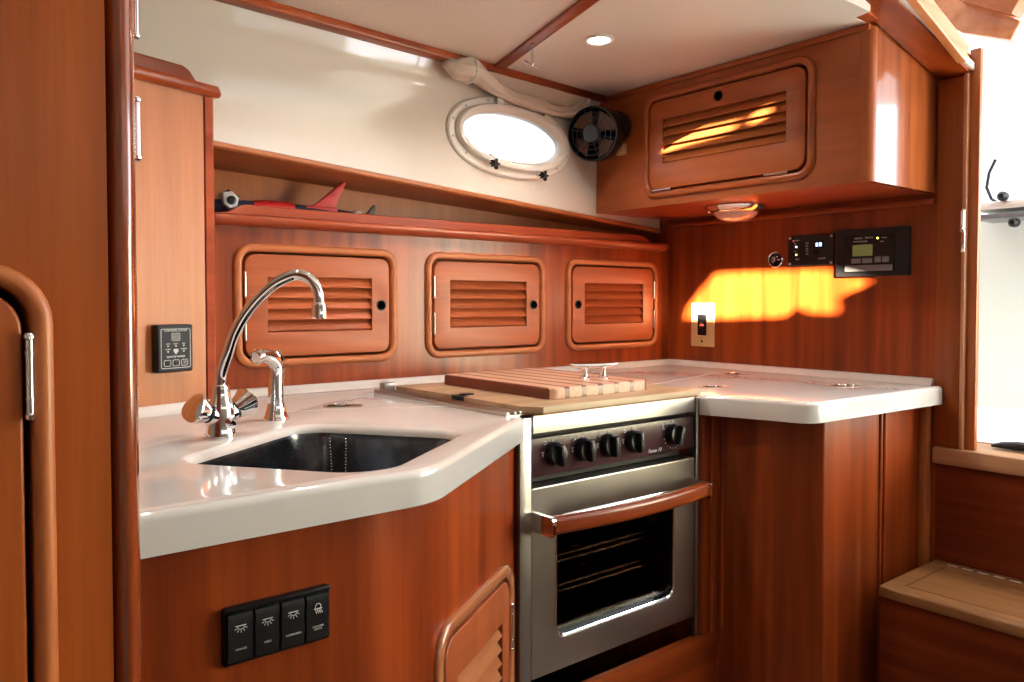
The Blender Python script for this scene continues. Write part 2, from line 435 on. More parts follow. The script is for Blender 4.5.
# porthole
w1 = thing('window_1', 'oval white framed porthole with glaring daylight, two star knobs below', 'window', PC, LROT, kind='structure')
B().ring(oval(0, 0, .245, .114, 64, 2.15), [(0, .0), (0, -.006), (.004, -.010), (.020, -.011), (.024, -.009), (.024, .0)]).done('outer_flange', 'whiteplastic', w1)
B().ring(oval(0, 0, .222, .092, 64, 2.15), [(0, -.004), (0, -.020), (.004, -.027), (.014, -.027), (.022, -.020), (.026, -.012), (.026, .009), (.01, .009)]).done('window_frame', 'whiteplastic', w1)
B().slab(oval(0, 0, .200, .071, 64, 2.15), back=-.004, front=-.008, r=.001).done('pane', 'clear', w1)
for k, (kx, kz) in enumerate(((-.098, -.087), (.100, -.098))):
    b = B(); b.tube([(kx, -.018, kz+.006), (kx, -.034, kz+.004)], .006, 10)
    pts = []
    for i in range(20):
        t = 2*PI*i/20; r = .0115+.0045*math.cos(5*t); pts.append((kx+r*math.cos(t), kz+r*math.sin(t)))
    b.slab(pts, back=-.032, front=-.044, r=.003)
    o = b.done('star_knob', 'black', w1); o['label'] = 'black star shaped clamp knob'
    B().box(kx-.008, kx+.008, -.026, -.008, kz+.004, kz+.030, .003).done('clamp_lug', 'whiteplastic', w1)
for hx in (-.065, .125):
    hz = .094*math.sqrt(max(0, 1-(hx/.235)**2))+.002
    B().box(hx-.012, hx+.012, -.026, -.006, hz-.014, hz+.012, .004).done('hinge', 'whiteplastic', w1)
for i in range(14):
    t = 2*PI*(i+.5)/14
    sx, sz = .2335*math.cos(t), .103*math.sin(t)
    if sz < -.07 and -.13 < sx < .13: continue
    B().lathe([(.0038, 0), (.0038, .0015), (.002, .0022)], (sx, -.0105, sz), (0, -1, 0), 8).done('screw', 'steel', w1)

# recess behind the shelf, wood lined
b = B(); b.box(-.25, XR+.02, 1.955, 1.975, 1.32, 1.52); structure('wall_recess', b, 'pale_z', 'timber lining at the back of the narrow open shelf', 'wall')
# trim rail along the bottom of the gelcoat
b = B()
prof = [(-.012, .022), (-.012, -.012), (.0, -.018), (.24, -.018), (.24, .022)]
ls = []
for X in (-.2, .4, 1.0, 1.6, 2.165):
    y, z = onliner(X), trimz(X)-.020
    ls.append([(X, y+a-.006, z+c) for a, c in ((0, .020), (-.005, .017), (-.005, .009), (0, .005), (max(.02, 1.955-y), .005), (max(.02, 1.955-y), .016), (.02, .020))])
b.loops(ls, cap0=True, cap1=True)
structure('trim_1', b, 'pale_x', 'sloping cherry rail between the cream hull side and the shelf', 'trim')

# ceiling: textured left panel, smooth right panel
BA, BBp = (1.342, 1.704), (1.202, 1.22)
dxb = (BBp[0]-BA[0])/(BBp[1]-BA[1])
def batx(Y): return BA[0]+(Y-BA[1])*dxb
YC0 = .888
c1 = [(-.65, YC0), (batx(YC0), YC0), (batx(1.835), 1.835), (-.65, 1.835)]
c2 = [(batx(YC0), YC0), (1.755, YC0), (1.765, .93), (2.2, .93), (2.2, 1.835), (batx(1.835), 1.835)]
structure('ceiling', B().slab(c1, back=CZ+.03, front=CZ, f=XY), 'vinyl', 'textured pale vinyl ceiling panel left of the timber batten', 'ceiling')
structure('ceiling_panel', B().slab(c2, back=CZ+.03, front=CZ, f=XY), 'vinyl2', 'smooth off-white ceiling panel right of the timber batten', 'ceiling')
b = B(); b.beam((batx(YC0), YC0, CZ-.002), (batx(1.73), 1.73, CZ-.002), .036, .010, r=.003)
structure('trim_2', b, 'wood_y', 'flat cherry batten dividing the two ceiling panels', 'trim')
b = B(); b.beam(liner_pt(-.2, CZ-.008, .026), liner_pt(1.835, CZ-.008, .026), .040, .022, r=.004)
structure('trim_3', b, 'wood_x', 'cherry strip where the cream hull side meets the ceiling', 'trim')

# bulkhead on the right
b = B().slab([(.905, FZ), (1.98, FZ), (1.98, CZ+.02), (.905, CZ+.02)], back=XR+.025, front=XR, f=YZ)
structure('wall_right', b, 'wood_z', 'cherry bulkhead at the end of the galley, streaked with sunlight', 'wall')
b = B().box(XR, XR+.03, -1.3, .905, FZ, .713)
structure('wall_step', b, 'shaded_cherry_y', 'shade-darkened cherry panel under the companionway sill behind the step', 'wall')
b = B(); b.box(XR-.02, XR+.14, -1.3, .908, .713, .757, .006)
structure('trim_4', b, 'sill_y', 'light timber sill at the foot of the companionway opening', 'trim')
b = B().box(XR-.012, XR-.0, .915, 1.80, 1.396, 1.412, .004)
structure('trim_5', b, 'wood_y', 'thin moulding on the bulkhead under the overhead cabinet', 'trim')
# door post of the companionway
d1 = thing('door_1', 'cherry door post of the companionway with a pale inner stop strip', 'doorway', (XR, .875, .757), 0, kind='structure')
B().box(XR-.012, XR+.02, .846, .909, .757, 1.715, .004).done('jamb', 'left_z', d1, world=True)
B().box(XR-.014, XR+.02, .836, .8458, .757, 1.72, .002).done('stop_strip', 'strip_z', d1, world=True)
B().box(XR+.0, XR+.018, .812, .838, .757, 1.78, .003).done('stop_board', 'pale_z', d1, world=True)
b = B(); b.box(XR-.018, XR-.013, .836, .846, 1.265, 1.375, .001); b.tube([(XR-.021, .841, 1.32), (XR-.021, .841, 1.37)], .005, 10); b.ball((XR-.022, .841, 1.322), .007)
o = b.done('latch', 'chrome', d1, world=True); o['label'] = 'chrome door latch'
# sloping head beam
b = B(); b.slab([(1.0, 1.990), (1.70, 1.822), (XR+.05, 1.708), (XR+.05, 1.755), (1.70, 1.87), (1.0, 2.038)], back=.912, front=.836, r=0, f=XZ)
b.box(1.68, 1.88, .90, .936, 1.7965, 1.87)
structure('trim_6', b, 'wood_x', 'dark sloping cherry head beam above the companionway', 'trim')
b = B(); b.slab([(1.0, 1.995), (1.68, 1.832), (XR+.05, 1.716), (XR+.05, 1.735), (1.68, 1.85), (1.0, 2.013)], back=.8355, front=.826, r=.003, f=XZ)
structure('trim_7', b, 'whiteplastic', 'thin pale strip along the sloping head beam', 'trim')
b = B(); b.slab([(1.0, 2.016), (1.60, 1.872), (2.066, 1.722), (2.085, 1.765), (1.70, 1.885), (1.60, 1.91), (1.0, 2.054)], back=.825, front=.805, r=.004, f=XZ)
structure('trim_8', b, 'varnish', 'glossy sunlit timber fascia above the sloping head beam', 'trim')
# companionway coaming and the bright deckhouse beyond
b = B(); b.slab([(1.75, 2.71), (1.55, 2.71), (1.16, 2.22), (1.0, 2.07), (.868, 1.957), (.893, 1.908), (1.03, 1.966), (1.16, 2.08)], back=2.66, front=2.6, r=.006, f=YZ)
structure('trim_9', b, 'varnish', 'golden timber coaming beam seen through the companionway top', 'trim')
b = B(); b.slab([(1.02, 2.05), (.90, 2.15), (.84, 2.10), (.835, 2.02), (.868, 1.962)], back=2.60, front=2.53, r=.005, f=YZ)
structure('trim_10', b, 'pale_y', 'short timber end piece over the companionway, upper right corner', 'trim')
structure('wall_deckhouse', B().box(3.12, 3.15, -1.4, 2.1, .6, 1.45), 'greenwhite', 'pale greenish deckhouse side panel seen through the companionway', 'wall')
cb = thing('side_console', 'white ledge with teal fittings seen through the companionway opening', 'ledge', (3.03, 1.03, 1.42))
B().box(2.94, 3.119, .75, 1.13, 1.452, 1.478, .006).done('ledge', 'whiteplastic', cb, world=True)
B().box(2.95, 3.119, .75, 1.125, 1.42, 1.437, .004).done('lower_ledge', 'greybtn', cb, world=True)
for yy, zz in ((1.02, 1.49), (.985, 1.40)):
    B().lathe([(.012, 0), (.016, .01), (.016, .03), (.008, .04)], (2.945, yy, zz), (-1, 0, 0), 14).done('knob', 'black', cb, world=True)
b = B(); b.tube([(3.06, 1.075, 1.478), (3.05, 1.10, 1.50), (3.04, 1.112, 1.54), (3.04, 1.105, 1.59), (3.04, 1.085, 1.635)], .005, 8)
tag(b.done('hanging_cord', 'grey', origin=(3.06, 1.075, 1.478)), 'thin dark cord curving up from the white ledge outside', 'cord')
b = B(); P = [(2.25, .80, .764), (2.25, .775, .768), (2.25, .74, .770), (2.26, .70, .769), (2.27, .66, .766)]
b.tube(P, [.004, .009, .012, .011, .004], 12, flat=1.8)
for k in range(3): b.tube([(2.24+.015*k, .75-.02*k, .775), (2.23+.015*k, .71-.01*k, .776), (2.23+.02*k, .67, .766)], [.004, .005, .003], 8)
tag(b.done('folded_cloth', 'black', origin=(2.25, .74, .758)), 'crumpled black cloth lying on the companionway sill', 'cloth')
structure('deck', B().box(XR+.14, 3.12, -1.3, 2.0, .70, .760), 'outside', 'white deck outside the companionway sill', 'deck')

# near bulkhead on the left with its rounded corner post
lx = -.077; lz = .819
b = B().slab([(-.65, FZ), (.143, FZ), (.143, CZ), (-.65, CZ)], [[(lx+p[0], lz+p[1]) for p in rrect(-.17, .17, -.34, .34, .035)]], back=.735, front=.70, f=XZ)
structure('wall_left', b, 'left_z', 'near cherry bulkhead at the left edge with a rounded locker door', 'wall')
post = thing('corner_post', 'rounded cherry corner post in the left foreground, floor to ceiling', 'post', (.156, .715, FZ))
b = B(); o = [(.1432, .742)]+[(.1560+.0125*math.cos(math.radians(t)), .722+.023*math.sin(math.radians(t))) for t in range(180, 361, 9)]+[(.1685, .742)]
b.slab(o, back=FZ, front=CZ, f=XY)
b.done('post', 'post_z', post, world=True)
for z0, z1 in ((1.267, 1.313), (1.372, 1.43)):
    b = B(); b.tube([(.1755, .739, z0), (.1755, .739, z1)], .0026, 10); b.ball((.1755, .739, z0-.002), .0036, n=8); b.ball((.1755, .739, z1+.002), .0036, n=8)
    h = b.done('hinge', 'chrome', post, world=True); h['label'] = 'slim chrome hinge on the back edge of the post'
ll = thing('cupboard', 'plain cherry locker door with thick rounded frame, left foreground', 'cupboard', (lx, .70, lz))
louvred(ll, .36, .70, R=.046, fw=.0155, fmat='pale_z', dmat='left_z', hinges=((.163, .264, .058, 'v'), (.163, -.012, .058, 'v')), depth=.10)

# ------------------------------------------------------------------ louvred lockers on the back wall
names = ['louvred locker door behind the tap, hole on its right', 'middle louvred locker door of three, above the cutting board, hinged left', 'louvred locker door nearest the bulkhead corner, hinged right']
for (x, s), lab in zip(LOCK, names):
    r = thing('louvred_locker', lab, 'locker', (x, YB, LZ), 0, 'louvred lockers along the back wall')
    hx = s*(LW/2-.024)
    louvred(r, LW, LH, louvre=(-.137, .139, -.063, .069), hole=(-s*.166, 0), hinges=((hx, .050, .054, 'v'), (hx, -.051, .054, 'v')))

# ------------------------------------------------------------------ shelf
sh = thing('shelf', 'long narrow cherry shelf with raised front rail above the lockers', 'shelf', (1.3, 1.80, 1.318))
B().box(-.2, XR-.002, 1.812, 1.954, 1.322, 1.337).done('shelf_board', 'wood_x', sh, world=True)
b = B()
o = [(.575, 1.337), (2.06, 1.337), (2.045, 1.345), (2.02, 1.358), (2.0, 1.362), (.655, 1.362), (.64, 1.358), (.62, 1.345)]
b.slab(o, back=1.81, front=1.793, r=.004, f=XZ); b.done('front_rail', 'redwood_x', sh, world=True)
b = B(); prof = [(1.811, 1.339), (1.782, 1.339), (1.777, 1.336), (1.775, 1.331), (1.777, 1.324), (1.783, 1.318), (1.793, 1.314), (1.811, 1.314)]
b.loops([[(X, y, z) for y, z in prof] for X in (-.2, .8, 1.5, 2.125)], cap0=True, cap1=True); b.done('moulding', 'redwood_x', sh, world=True)

# toy on the shelf
tp = thing('toy_plane', 'slim navy and red toy with upright red fin lying on the shelf', 'toy', (.80, 1.86, 1.337))
b = B(); b.tube([(.60, 1.865, 1.362), (.66, 1.865, 1.364), (.80, 1.86, 1.365), (.92, 1.86, 1.363), (1.0, 1.86, 1.360)], [.016, .017, .016, .013, .009], 12, flat=1.3); b.done('body', 'navy', tp, world=True)
b = B(); b.tube([(.695, 1.8625, 1.3655), (.72, 1.862, 1.366), (.785, 1.8605, 1.3665), (.80, 1.860, 1.3655)], [.016, .0185, .0182, .015], 12, flat=1.3); b.done('band', 'red', tp, world=True)
b = B(); b.slab(round_poly([(.836, 1.372), (.908, 1.370), (.918, 1.398), (.934, 1.430), (.945, 1.452), (.933, 1.447), (.905, 1.424), (.868, 1.393)], .004, 3), back=1.866, front=1.856, r=.002, f=XZ); b.slab(rrect(.825, .912, 1.362, 1.379, .006), back=1.876, front=1.844, r=.003); b.done('fin', 'red', tp, world=True)
b = B(); b.slab(round_poly([(.618, 1.392), (.640, 1.396), (.656, 1.382), (.652, 1.362), (.634, 1.355), (.620, 1.366)], .003, 3), back=1.868, front=1.835, r=.003); b.done('nose', 'white', tp, world=True)
b = B(); b.lathe([(.010, 0), (.010, .004), (.006, .005), (.006, .003)], (.637, 1.835, 1.375), (0, -1, 0), 16); b.done('nose_ring', 'black', tp, world=True)
b = B(); b.slab(round_poly([(.628, 1.392), (.640, 1.405), (.656, 1.394), (.668, 1.390), (.664, 1.380), (.645, 1.386)], .002, 2), back=1.872, front=1.864, r=.001); b.done('propeller', 'black', tp, world=True)
b = B(); b.box(.962, .985, 1.848, 1.872, 1.358, 1.376, .005); b.done('tail_joint', 'white', tp, world=True)
b = B(); b.slab(round_poly([(.995, 1.365), (1.025, 1.364), (1.030, 1.392), (1.024, 1.396), (1.006, 1.376)], .003, 3), back=1.866, front=1.857, r=.002); b.tube([(.98, 1.86, 1.362), (1.03, 1.86, 1.362)], .008, 8); b.done('tail_fin', 'darkbrown', tp, world=True)

# ------------------------------------------------------------------ tall cabinet on the left
TA, TB = Vector((.386, 1.620)), Vector((.535, 1.667)); TD = (TB-TA).normalized(); TROT = math.atan2(TD.y, TD.x)
tc = thing('tall_cabinet', 'pale cherry tall cupboard standing on the worktop behind the post', 'cabinet', (TA.x, TA.y, .936), TROT)
B().box(-.62, .142, 0, .10, .0, .626).done('front_panel', 'panel_pale', tc)
b = B(); b.slab([(.1465, .012), (.1465, .0), (.160, -.004), (.166, .0), (.168, .008), (.168, .10), (.1465, .10)], back=0, front=.626, f=XY); b.done('corner_post', 'redwood_x', tc)
b = B(); prof = [(.02, .626), (-.008, .626), (-.014, .632), (-.016, .640), (-.012, .649), (.02, .649)]
b.loops([[(X, y, z) for y, z in prof] for X in (-.62, .17)]+[[(.17+.013, y*.6+.006, z*1) for y, z in [(p[0], .6375+(p[1]-.6375)*.6) for p in prof]]], cap0=True, cap1=True); b.done('cornice', 'wood_x', tc)
b = B(); b.slab(round_poly([(-.62, .648), (.150, .648), (.128, .653), (.112, .672), (.098, .678), (-.62, .678)], [0, .004, .02, .02, .02, 0], 5), back=.016, front=.0, r=.004); b.done('top_rail', 'wood_x', tc)

rp = thing('remote_panel', 'small dark grey alarm panel with tiny screen on the pale cupboard', 'control panel', (.4425, 1.6378, 1.0), TROT)
B().box(-.039, .039, -.022, .0, 0, .094, .004).done('case', 'black', rp)
B().slab(rrect(-.036, .036, .004, .090, .003), back=-.0215, front=-.0228).done('face', 'grey', rp)
b = B(); b.ring(rrect(-.032, .032, .008, .086, .003, 3), [(0, -.0226), (0, -.0234), (.0012, -.0234), (.0012, -.0226)]); b.ring(rrect(-.009, .009, .062, .077, .002, 3), [(0, -.0226), (0, -.0234), (.001, -.0234), (.001, -.0226)])
for i in range(3): b.ring(rrect(-.026+i*.0185, -.011+i*.0185, .012, .025, .003, 3), [(0, -.0226), (0, -.0234), (.001, -.0234), (.001, -.0226)])
for xx, zz in ((-.017, .052), (0, .052), (.017, .052), (-.017, .041), (.017, .041)): b.lathe([(.0018, 0), (.0018, .0006)], (xx, -.0228, zz), (0, -1, 0), 10)
b.slab([(-.005, .046), (.005, .046), (.005, .041), (0, .035), (-.005, .041)], back=-.0226, front=-.0234)
b.done('printed_outlines', 'print', rp)
B().slab(rrect(-.0075, .0075, .0635, .0755, .001), back=-.0226, front=-.0232).done('display', 'black', rp)
for i in range(3): B().box(-.0225+i*.0185, -.0145+i*.0185, -.0245, -.0225, .015, .022, .001).done('button', 'black' if i < 2 else 'greybtn', rp)
text('CONTROL SYSTEM', .0058, rp, (0, -.0232, .0822)); text('REMOTE POWER', .0052, rp, (0, -.0232, .0305))
for xx, zz, s in ((-.017, .0563, 'LOW'), (0, .0563, 'FAULT'), (.017, .0563, 'FULL'), (-.017, .0455, 'ALARM'), (.017, .0455, 'CHARGE')): text(s, .0034, rp, (xx, -.0232, zz))

# ------------------------------------------------------------------ worktop with sink
E1 = Vector((.809, .588)); E2 = Vector((-.588, .809)); SC = Vector((.54, 1.08))
def sk(a, c): v = SC+E1*a+E2*c; return (v.x, v.y)
sinkhole = round_poly([sk(-.147, -.125), sk(.195, -.128), sk(.195, .183), sk(-.150, .183)], [.068, .05, .06, .05], 8)
outl = [(-.25, .873), (.40, .873), (.570, .873), (.957, 1.156), (.957, 1.172), (.957, 1.715), (1.508, 1.715), (1.508, 1.150), (1.556, 1.0), (1.572, .916), (XR-.0135, .884), (XR-.0135, .911), (XR-.001, .911), (XR-.001, 1.808), (-.25, 1.808)]
rad = [0, 0, .12, .006, .003, .004, .004, .006, .10, .072, .006, 0, 0, 0, 0]
wt = thing('worktop', 'glossy white worktop wrapping round the stove, sink cut into its left arm', 'worktop', (1.0, 1.5, .871))
B().slab(round_poly(outl, rad, 8), [sinkhole], back=.871, front=WT, r=.010, rh=.012, f=XY, nr=5).done('slab', 'worktop', wt, world=True, ang=50)
b = B()
prof = [(0, .0), (0, .017), (-.006, .019), (-.012, .015), (-.017, .006), (-.026, .0)]
def corner(d): return [(-.2, YB-.001+d, 0), (XR-.001+d, YB-.001+d, 0), (XR-.001+d, .912, 0)]
vs = []
for d, h in prof: vs.append([b.bm.verts.new((p[0], p[1], WT-.0005+h)) for p in corner(d)])
for a, c in zip(vs, vs[1:]):
    for i in range(2): b.bm.faces.new((a[i], a[i+1], c[i+1], c[i]))
b.done('upstand', 'worktop', wt, world=True, normals=False, ang=60)
b = B(); T2 = TA-TD*.6; TN = Vector((-TD.y, TD.x)); E2p = TB+TD*.03
ls = []
for q in (T2, E2p):
    ls.append([(q.x-TN.x*d, q.y-TN.y*d, WT-.0005+h) for d, h in ((-.01, 0), (-.01, .0185), (.004, .0185), (.009, .015), (.014, .006), (.024, 0))])
b.loops(ls, cap0=True, cap1=True); b.done('upstand', 'worktop', wt, world=True, ang=60)
for p, q in (((.768, 1.45), (1.0-.055, 1.365)), ((1.52, 1.37), (2.02, 1.49)), ((.60, 1.52), (.768, 1.45))):
    B().beam((*p, WT+.0002), (*q, WT+.0002), .0028, .0006).done('lid_seam', 'seam', wt, world=True)

snk = thing('sink', 'undermounted stainless sink bowl set diagonally in the worktop', 'sink', (SC.x, SC.y, .74))
b = B(); so = offset(ccw(sinkhole), -.004)
so = ccw(sinkhole); ls = [[(p[0], p[1], .9035) for p in offset(so, -.0005)]]
for d, z in ((.0015, .9035), (.003, .895), (.012, .760), (.022, .737), (.042, .727), (.10, .723)): ls.append([(p[0], p[1], z) for p in offset(so, d)])
b.loops(ls, cap1=True); b.done('bowl', 'sinksteel', snk, world=True, normals=False, ang=60)
b = B(); b.lathe([(.042, .7235), (.040, .7265), (.030, .7255), (.028, .7240)], (SC.x, SC.y, 0), (0, 0, 1), 24); b.done('drain', 'chrome', snk, world=True)
b = B()
pa = sk(.175, .085); pb = sk(.172, .115)
for k in range(26): b.ball((pa[0]-.0004*k, pa[1]-.0006*k, .897-.0055*k), .0019, n=6)
c = b.done('plug_chain', 'chrome', snk, world=True); c['label'] = 'left bead chain hanging down the sink side'
b = B()
for k in range(26): b.ball((pb[0]+.0002*k, pb[1]-.0003*k, .897-.0055*k), .0019, n=6)
c = b.done('plug_chain', 'chrome', snk, world=True); c['label'] = 'right bead chain hanging down the sink side'

# ------------------------------------------------------------------ tap
T0 = Vector((.428, 1.291, WT))
tp = thing('mixer_tap', 'chrome swan neck mixer tap with two flared knobs at the sink', 'tap', T0)
b = B(); b.lathe([(.0245, 0), (.025, .004), (.023, .010), (.021, .030), (.021, .046), (.018, .058), (.0145, .066), (.0135, .078), (.0135, .082), (.011, .086)], (0, 0, 0), (0, 0, 1), 28)
kd = [Vector((-.86, -.34, .40)).normalized(), Vector((.86, .20, .42)).normalized()]
for d in kd: b.lathe([(.014, .0), (.014, .016), (.0145, .025), (.013, .028)], (0, 0, .030), d, 20)
b.lathe([(.0, .0), (.011, .005), (.016, .020), (.016, .03)], Vector((.6, -.8, 0))*.028+Vector((0, 0, .020)), Vector((-.6, .8, .35)), 18)
b.done('tap_body', 'chrome', tp)
for d in kd:
    b = B(); n = 30; o = Vector((0, 0, .030)); u = d.orthogonal().normalized(); v = d.cross(u)
    ls = []
    for r, h, w in ((.012, .027, .0), (.014, .029, .06), (.0175, .038, .05), (.0225, .051, .09), (.0245, .056, .10), (.023, .059, .08), (.014, .061, .0), (.001, .062, 0)):
        ls.append([tuple(o+d*h+(u*math.cos(2*PI*k/n)+v*math.sin(2*PI*k/n))*r*(1+w*math.cos(3*2*PI*k/n))) for k in range(n)])
    b.loops(ls, cap0=True, cap1=True); kn = b.done('knob', 'chrome', tp)
    b = B(); b.lathe([(.0140, .0255), (.0152, .0265), (.0152, .029), (.0140, .030)], o, d, 20); b.done('collar', 'black', kn)
sp = [(.428, 1.291, .99), (.4285, 1.2905, 1.02), (.437, 1.282, 1.056), (.445, 1.274, 1.087), (.458, 1.261, 1.118), (.475, 1.244, 1.146), (.494, 1.225, 1.168), (.512, 1.207, 1.180), (.523, 1.196, 1.182), (.536, 1.184, 1.175), (.545, 1.176, 1.157), (.547, 1.174, 1.128)]
def smooth(P, m=5):
    P = [Vector(p) for p in P]; out = []
    for i in range(len(P)-1):
        p0, p1, p2, p3 = P[max(i-1, 0)], P[i], P[i+1], P[min(i+2, len(P)-1)]
        for k in range(m):
            t = k/m
            out.append(.5*((2*p1)+(p2-p0)*t+(2*p0-5*p1+4*p2-p3)*t*t+(3*p1-p0-3*p2+p3)*t**3))
    return out+[P[-1]]
P = smooth(sp); b = B(); b.tube(P, .0092, 18); b.lathe([(.0092, .0), (.0125, .003), (.0125, .010), (.0100, .014)], (.428, 1.291, .988), (0, 0, 1), 20)
s = b.done('spout', 'chrome', tp, world=True)
b = B(); b.lathe([(.0095, .010), (.0122, .006), (.0122, -.014), (.0105, -.016), (.0085, -.012)], (.547, 1.174, 1.128), (0, 0, 1), 24); b.done('aerator', 'chrome', tp, world=True)

sy = thing('hand_sprayer', 'short chrome pull-out sprayer standing right of the tap', 'sprayer', (.572, 1.418, WT))
b = B(); b.lathe([(.0235, 0), (.0235, .004), (.021, .008), (.0165, .026), (.0160, .031)], (0, 0, 0), (0, 0, 1), 28); b.done('base', 'chrome', sy)
dv = Vector((-.90, -.42, 0))
b = B(); pp = smooth([Vector((0, 0, .029)), Vector((0, 0, .055)), Vector((.001, .001, .082)), Vector((.003, .003, .100)), Vector((0, 0, .114))+dv*.008, Vector((0, 0, .121))+dv*.024, Vector((0, 0, .123))+dv*.040], 4)
b.tube(pp, [.0148-.0015*min(1, k/8) for k in range(len(pp))], 18)
b.done('handle', 'chrome', sy)
b = B(); e = Vector((0, 0, .1225))+dv*.038; b.lathe([(.0118, 0), (.0138, .002), (.0138, .012), (.011, .014), (.010, .012)], e, dv+Vector((0, 0, -.25)), 22); b.done('nozzle', 'chrome', sy)
b = B(); lv = smooth([Vector((0, 0, .068))-dv*.012, Vector((0, 0, .09))-dv*.016, Vector((0, 0, .114))-dv*.013, Vector((0, 0, .130))-dv*.002], 3); b.tube(lv, .0042, 10, flat=1.5); b.done('lever', 'chrome', sy)

# flush ring latches let into the worktop
for (x, y), lab in zip(((.757, 1.512), (1.675, 1.245), (2.022, 1.43), (1.959, 1.047)), ('flush ring latch in the worktop between sprayer and stove', 'flush ring latch in the worktop right beside the stove', 'flush ring latch in the worktop nearest the bulkhead corner', 'flush ring latch near the outer end of the right worktop')):
    r = thing('flush_latch', lab, 'latch', (x, y, WT), math.radians(-32), 'flush worktop latches')
    B().slab(rrect(-.040, .040, -.020, .020, .006), back=-.002, front=.0012, r=.0008, f=XY).done('plate', 'bronze', r)
    b = B(); b.slab(rrect(-.032, .012, -.014, .014, .005), back=.0011, front=.0016, f=XY); b.done('recess', 'dark', r)  # raised near-black plate, the recess shade is only its colour
    b = B(); b.tube([(-.008+.013*math.cos(2*PI*k/20), .0085*math.sin(2*PI*k/20), .0032) for k in range(20)], .0016, 8, closed=True); b.box(.008, .022, -.006, .006, .0012, .004, .001); b.done('pull_ring', 'chrome', r)

# ------------------------------------------------------------------ sink cabinet (curved front, diagonal louvred door)
Q0, Q1 = Vector((.600, .951)), Vector((.958, 1.182)); QD = (Q1-Q0).normalized(); QN = Vector((-QD.y, QD.x)); QR = math.atan2(QD.y, QD.x)
qc = Q0+QD*.219
sc = thing('sink_cabinet', 'cherry base cabinet under the sink with curved front and louvred corner door', 'cabinet', (qc.x, qc.y, .467), QR)
path = round_poly([(-.25, .905), (.508, .905), (Q0.x, Q0.y), (Q0.x+.01, Q0.y+.00645)], [0, .18, 0, 0], 10)
fr = path[:-1]; back = [(-.25, .914)]+[(p[0]-.005, p[1]+.009) for p in fr[1:]]
b = B(); b.slab(fr+list(reversed(back)), back=FZ, front=.8705, f=XY)
fd = lambda u, v, w: (Q0.x+QD.x*u+QN.x*w, Q0.y+QD.y*u+QN.y*w, v)
b.slab([(0, FZ), (.426, FZ), (.426, .8705), (0, .8705)], [[(.219+p[0], .467+p[1]) for p in rrect(-.172, .172, -.17, .17, .04)]], back=.02, front=0, f=fd)
b.box(.935, .954, 1.19, 1.75, FZ, .8705)
b.done('body', 'wood_z', sc, world=True)
louvred(sc, .364, .36, R=.055, fw=.024, louvre=(-.105, .112, -.13, .078), slats=8, hinges=((.156, .055, .082, 'v'), (.156, -.10, .082, 'v')), fmat='shiny_x', dmat='door_z', smat='shiny_x', depth=.10)

sw = thing('switch_panel', 'black panel of four rocker light switches on the sink cabinet', 'switch', (.3635, .905, .7525))
b = B(); b.slab(rrect(-.066, .066, -.034, .034, .004), back=0, front=-.007, r=.002); b.box(-.066, .066, -.011, -.006, .029, .034, .0015); b.done('frame', 'blackgloss', sw)
for i, s in enumerate(('CHANGE', 'HEAD', 'COMPANION', 'COUNTER\nLIGHTS')):
    cx = -.0475+i*.0317
    b = B(); pr = [(-.006, -.030), (-.0105, -.029), (-.0125, -.010), (-.0115, .005), (-.0135, .022), (-.011, .0265), (-.006, .027)]
    b.loops([[(cx+dx, y, z) for y, z in pr] for dx in (-.0143, .0143)], cap0=True, cap1=True)
    rk = b.done('rocker_switch', 'black', sw)
    b = B(); yy = -.0132; zz = .009
    if i < 3:
        b.box(cx-.0062, cx+.0062, yy-.0003, yy+.0012, zz+.004, zz+.0048)
        b.tube([(cx+.0042*math.cos(math.radians(a)), yy, zz+.004+.0038*math.sin(math.radians(a))) for a in range(180, 361, 20)], .0004, 5)
        for a in (205, 237, 270, 303, 335):
            c, s_ = math.cos(math.radians(a)), math.sin(math.radians(a))
            b.tube([(cx+.0052*c, yy, zz+.004+.0052*s_), (cx+.0078*c, yy, zz+.004+.0078*s_)], .00045, 5)
    else:
        b.tube([(cx+.0036*math.cos(math.radians(a)), yy, zz+.003+.004*math.sin(math.radians(a))) for a in range(-20, 201, 20)], .0005, 5)
        b.box(cx-.005, cx+.005, yy-.0003, yy+.0012, zz, zz+.001)
        for k in range(4): b.tube([(cx-.003+k*.002, yy, zz-.001), (cx-.002+k*.0026, yy, zz-.005)], .0005, 5)
    b.done('symbol', 'white', rk)
    text(s, .0032, rk, (cx, -.0128, -.014))

# ------------------------------------------------------------------ stove
ck = thing('stove', 'stainless steel galley stove with maroon control panel and glass oven door', 'stove', (1.24, 1.30, .36))
b = B(); b.box(.988, 1.494, 1.212, 1.235, .36, .875); b.box(.988, 1.0, 1.21, 1.70, .36, .90); b.box(1.482, 1.494, 1.21, 1.70, .36, .90); b.box(.988, 1.494, 1.69, 1.70, .36, .90); b.box(.988, 1.494, 1.20, 1.70, .895, .905)
b.bm.free(); b = B()
b.box(.988, 1.0, 1.215, 1.70, .36, .90); b.box(1.482, 1.494, 1.215, 1.70, .36, .90); b.box(1.0, 1.482, 1.69, 1.70, .36, .90); b.box(.988, 1.494, 1.19, 1.70, .90, .906); b.box(1.0, 1.482, 1.215, 1.69, .36, .372)
b.done('casing', 'steel', ck, world=True)
b = B(); b.box(1.005, 1.477, 1.20, 1.22, .774, .79); b.box(1.0, 1.482, 1.19, 1.21, .868, .880); b.done('gap_shade', 'dark', ck, world=True)  # near-black bars paint the shade in the gaps round the control panel
b = B(); b.slab(rrect(.989, 1.494, .8765, .9165, .002, 2), back=1.195, front=1.167, r=.003); b.done('top_rail', 'steel_dark', ck, world=True)
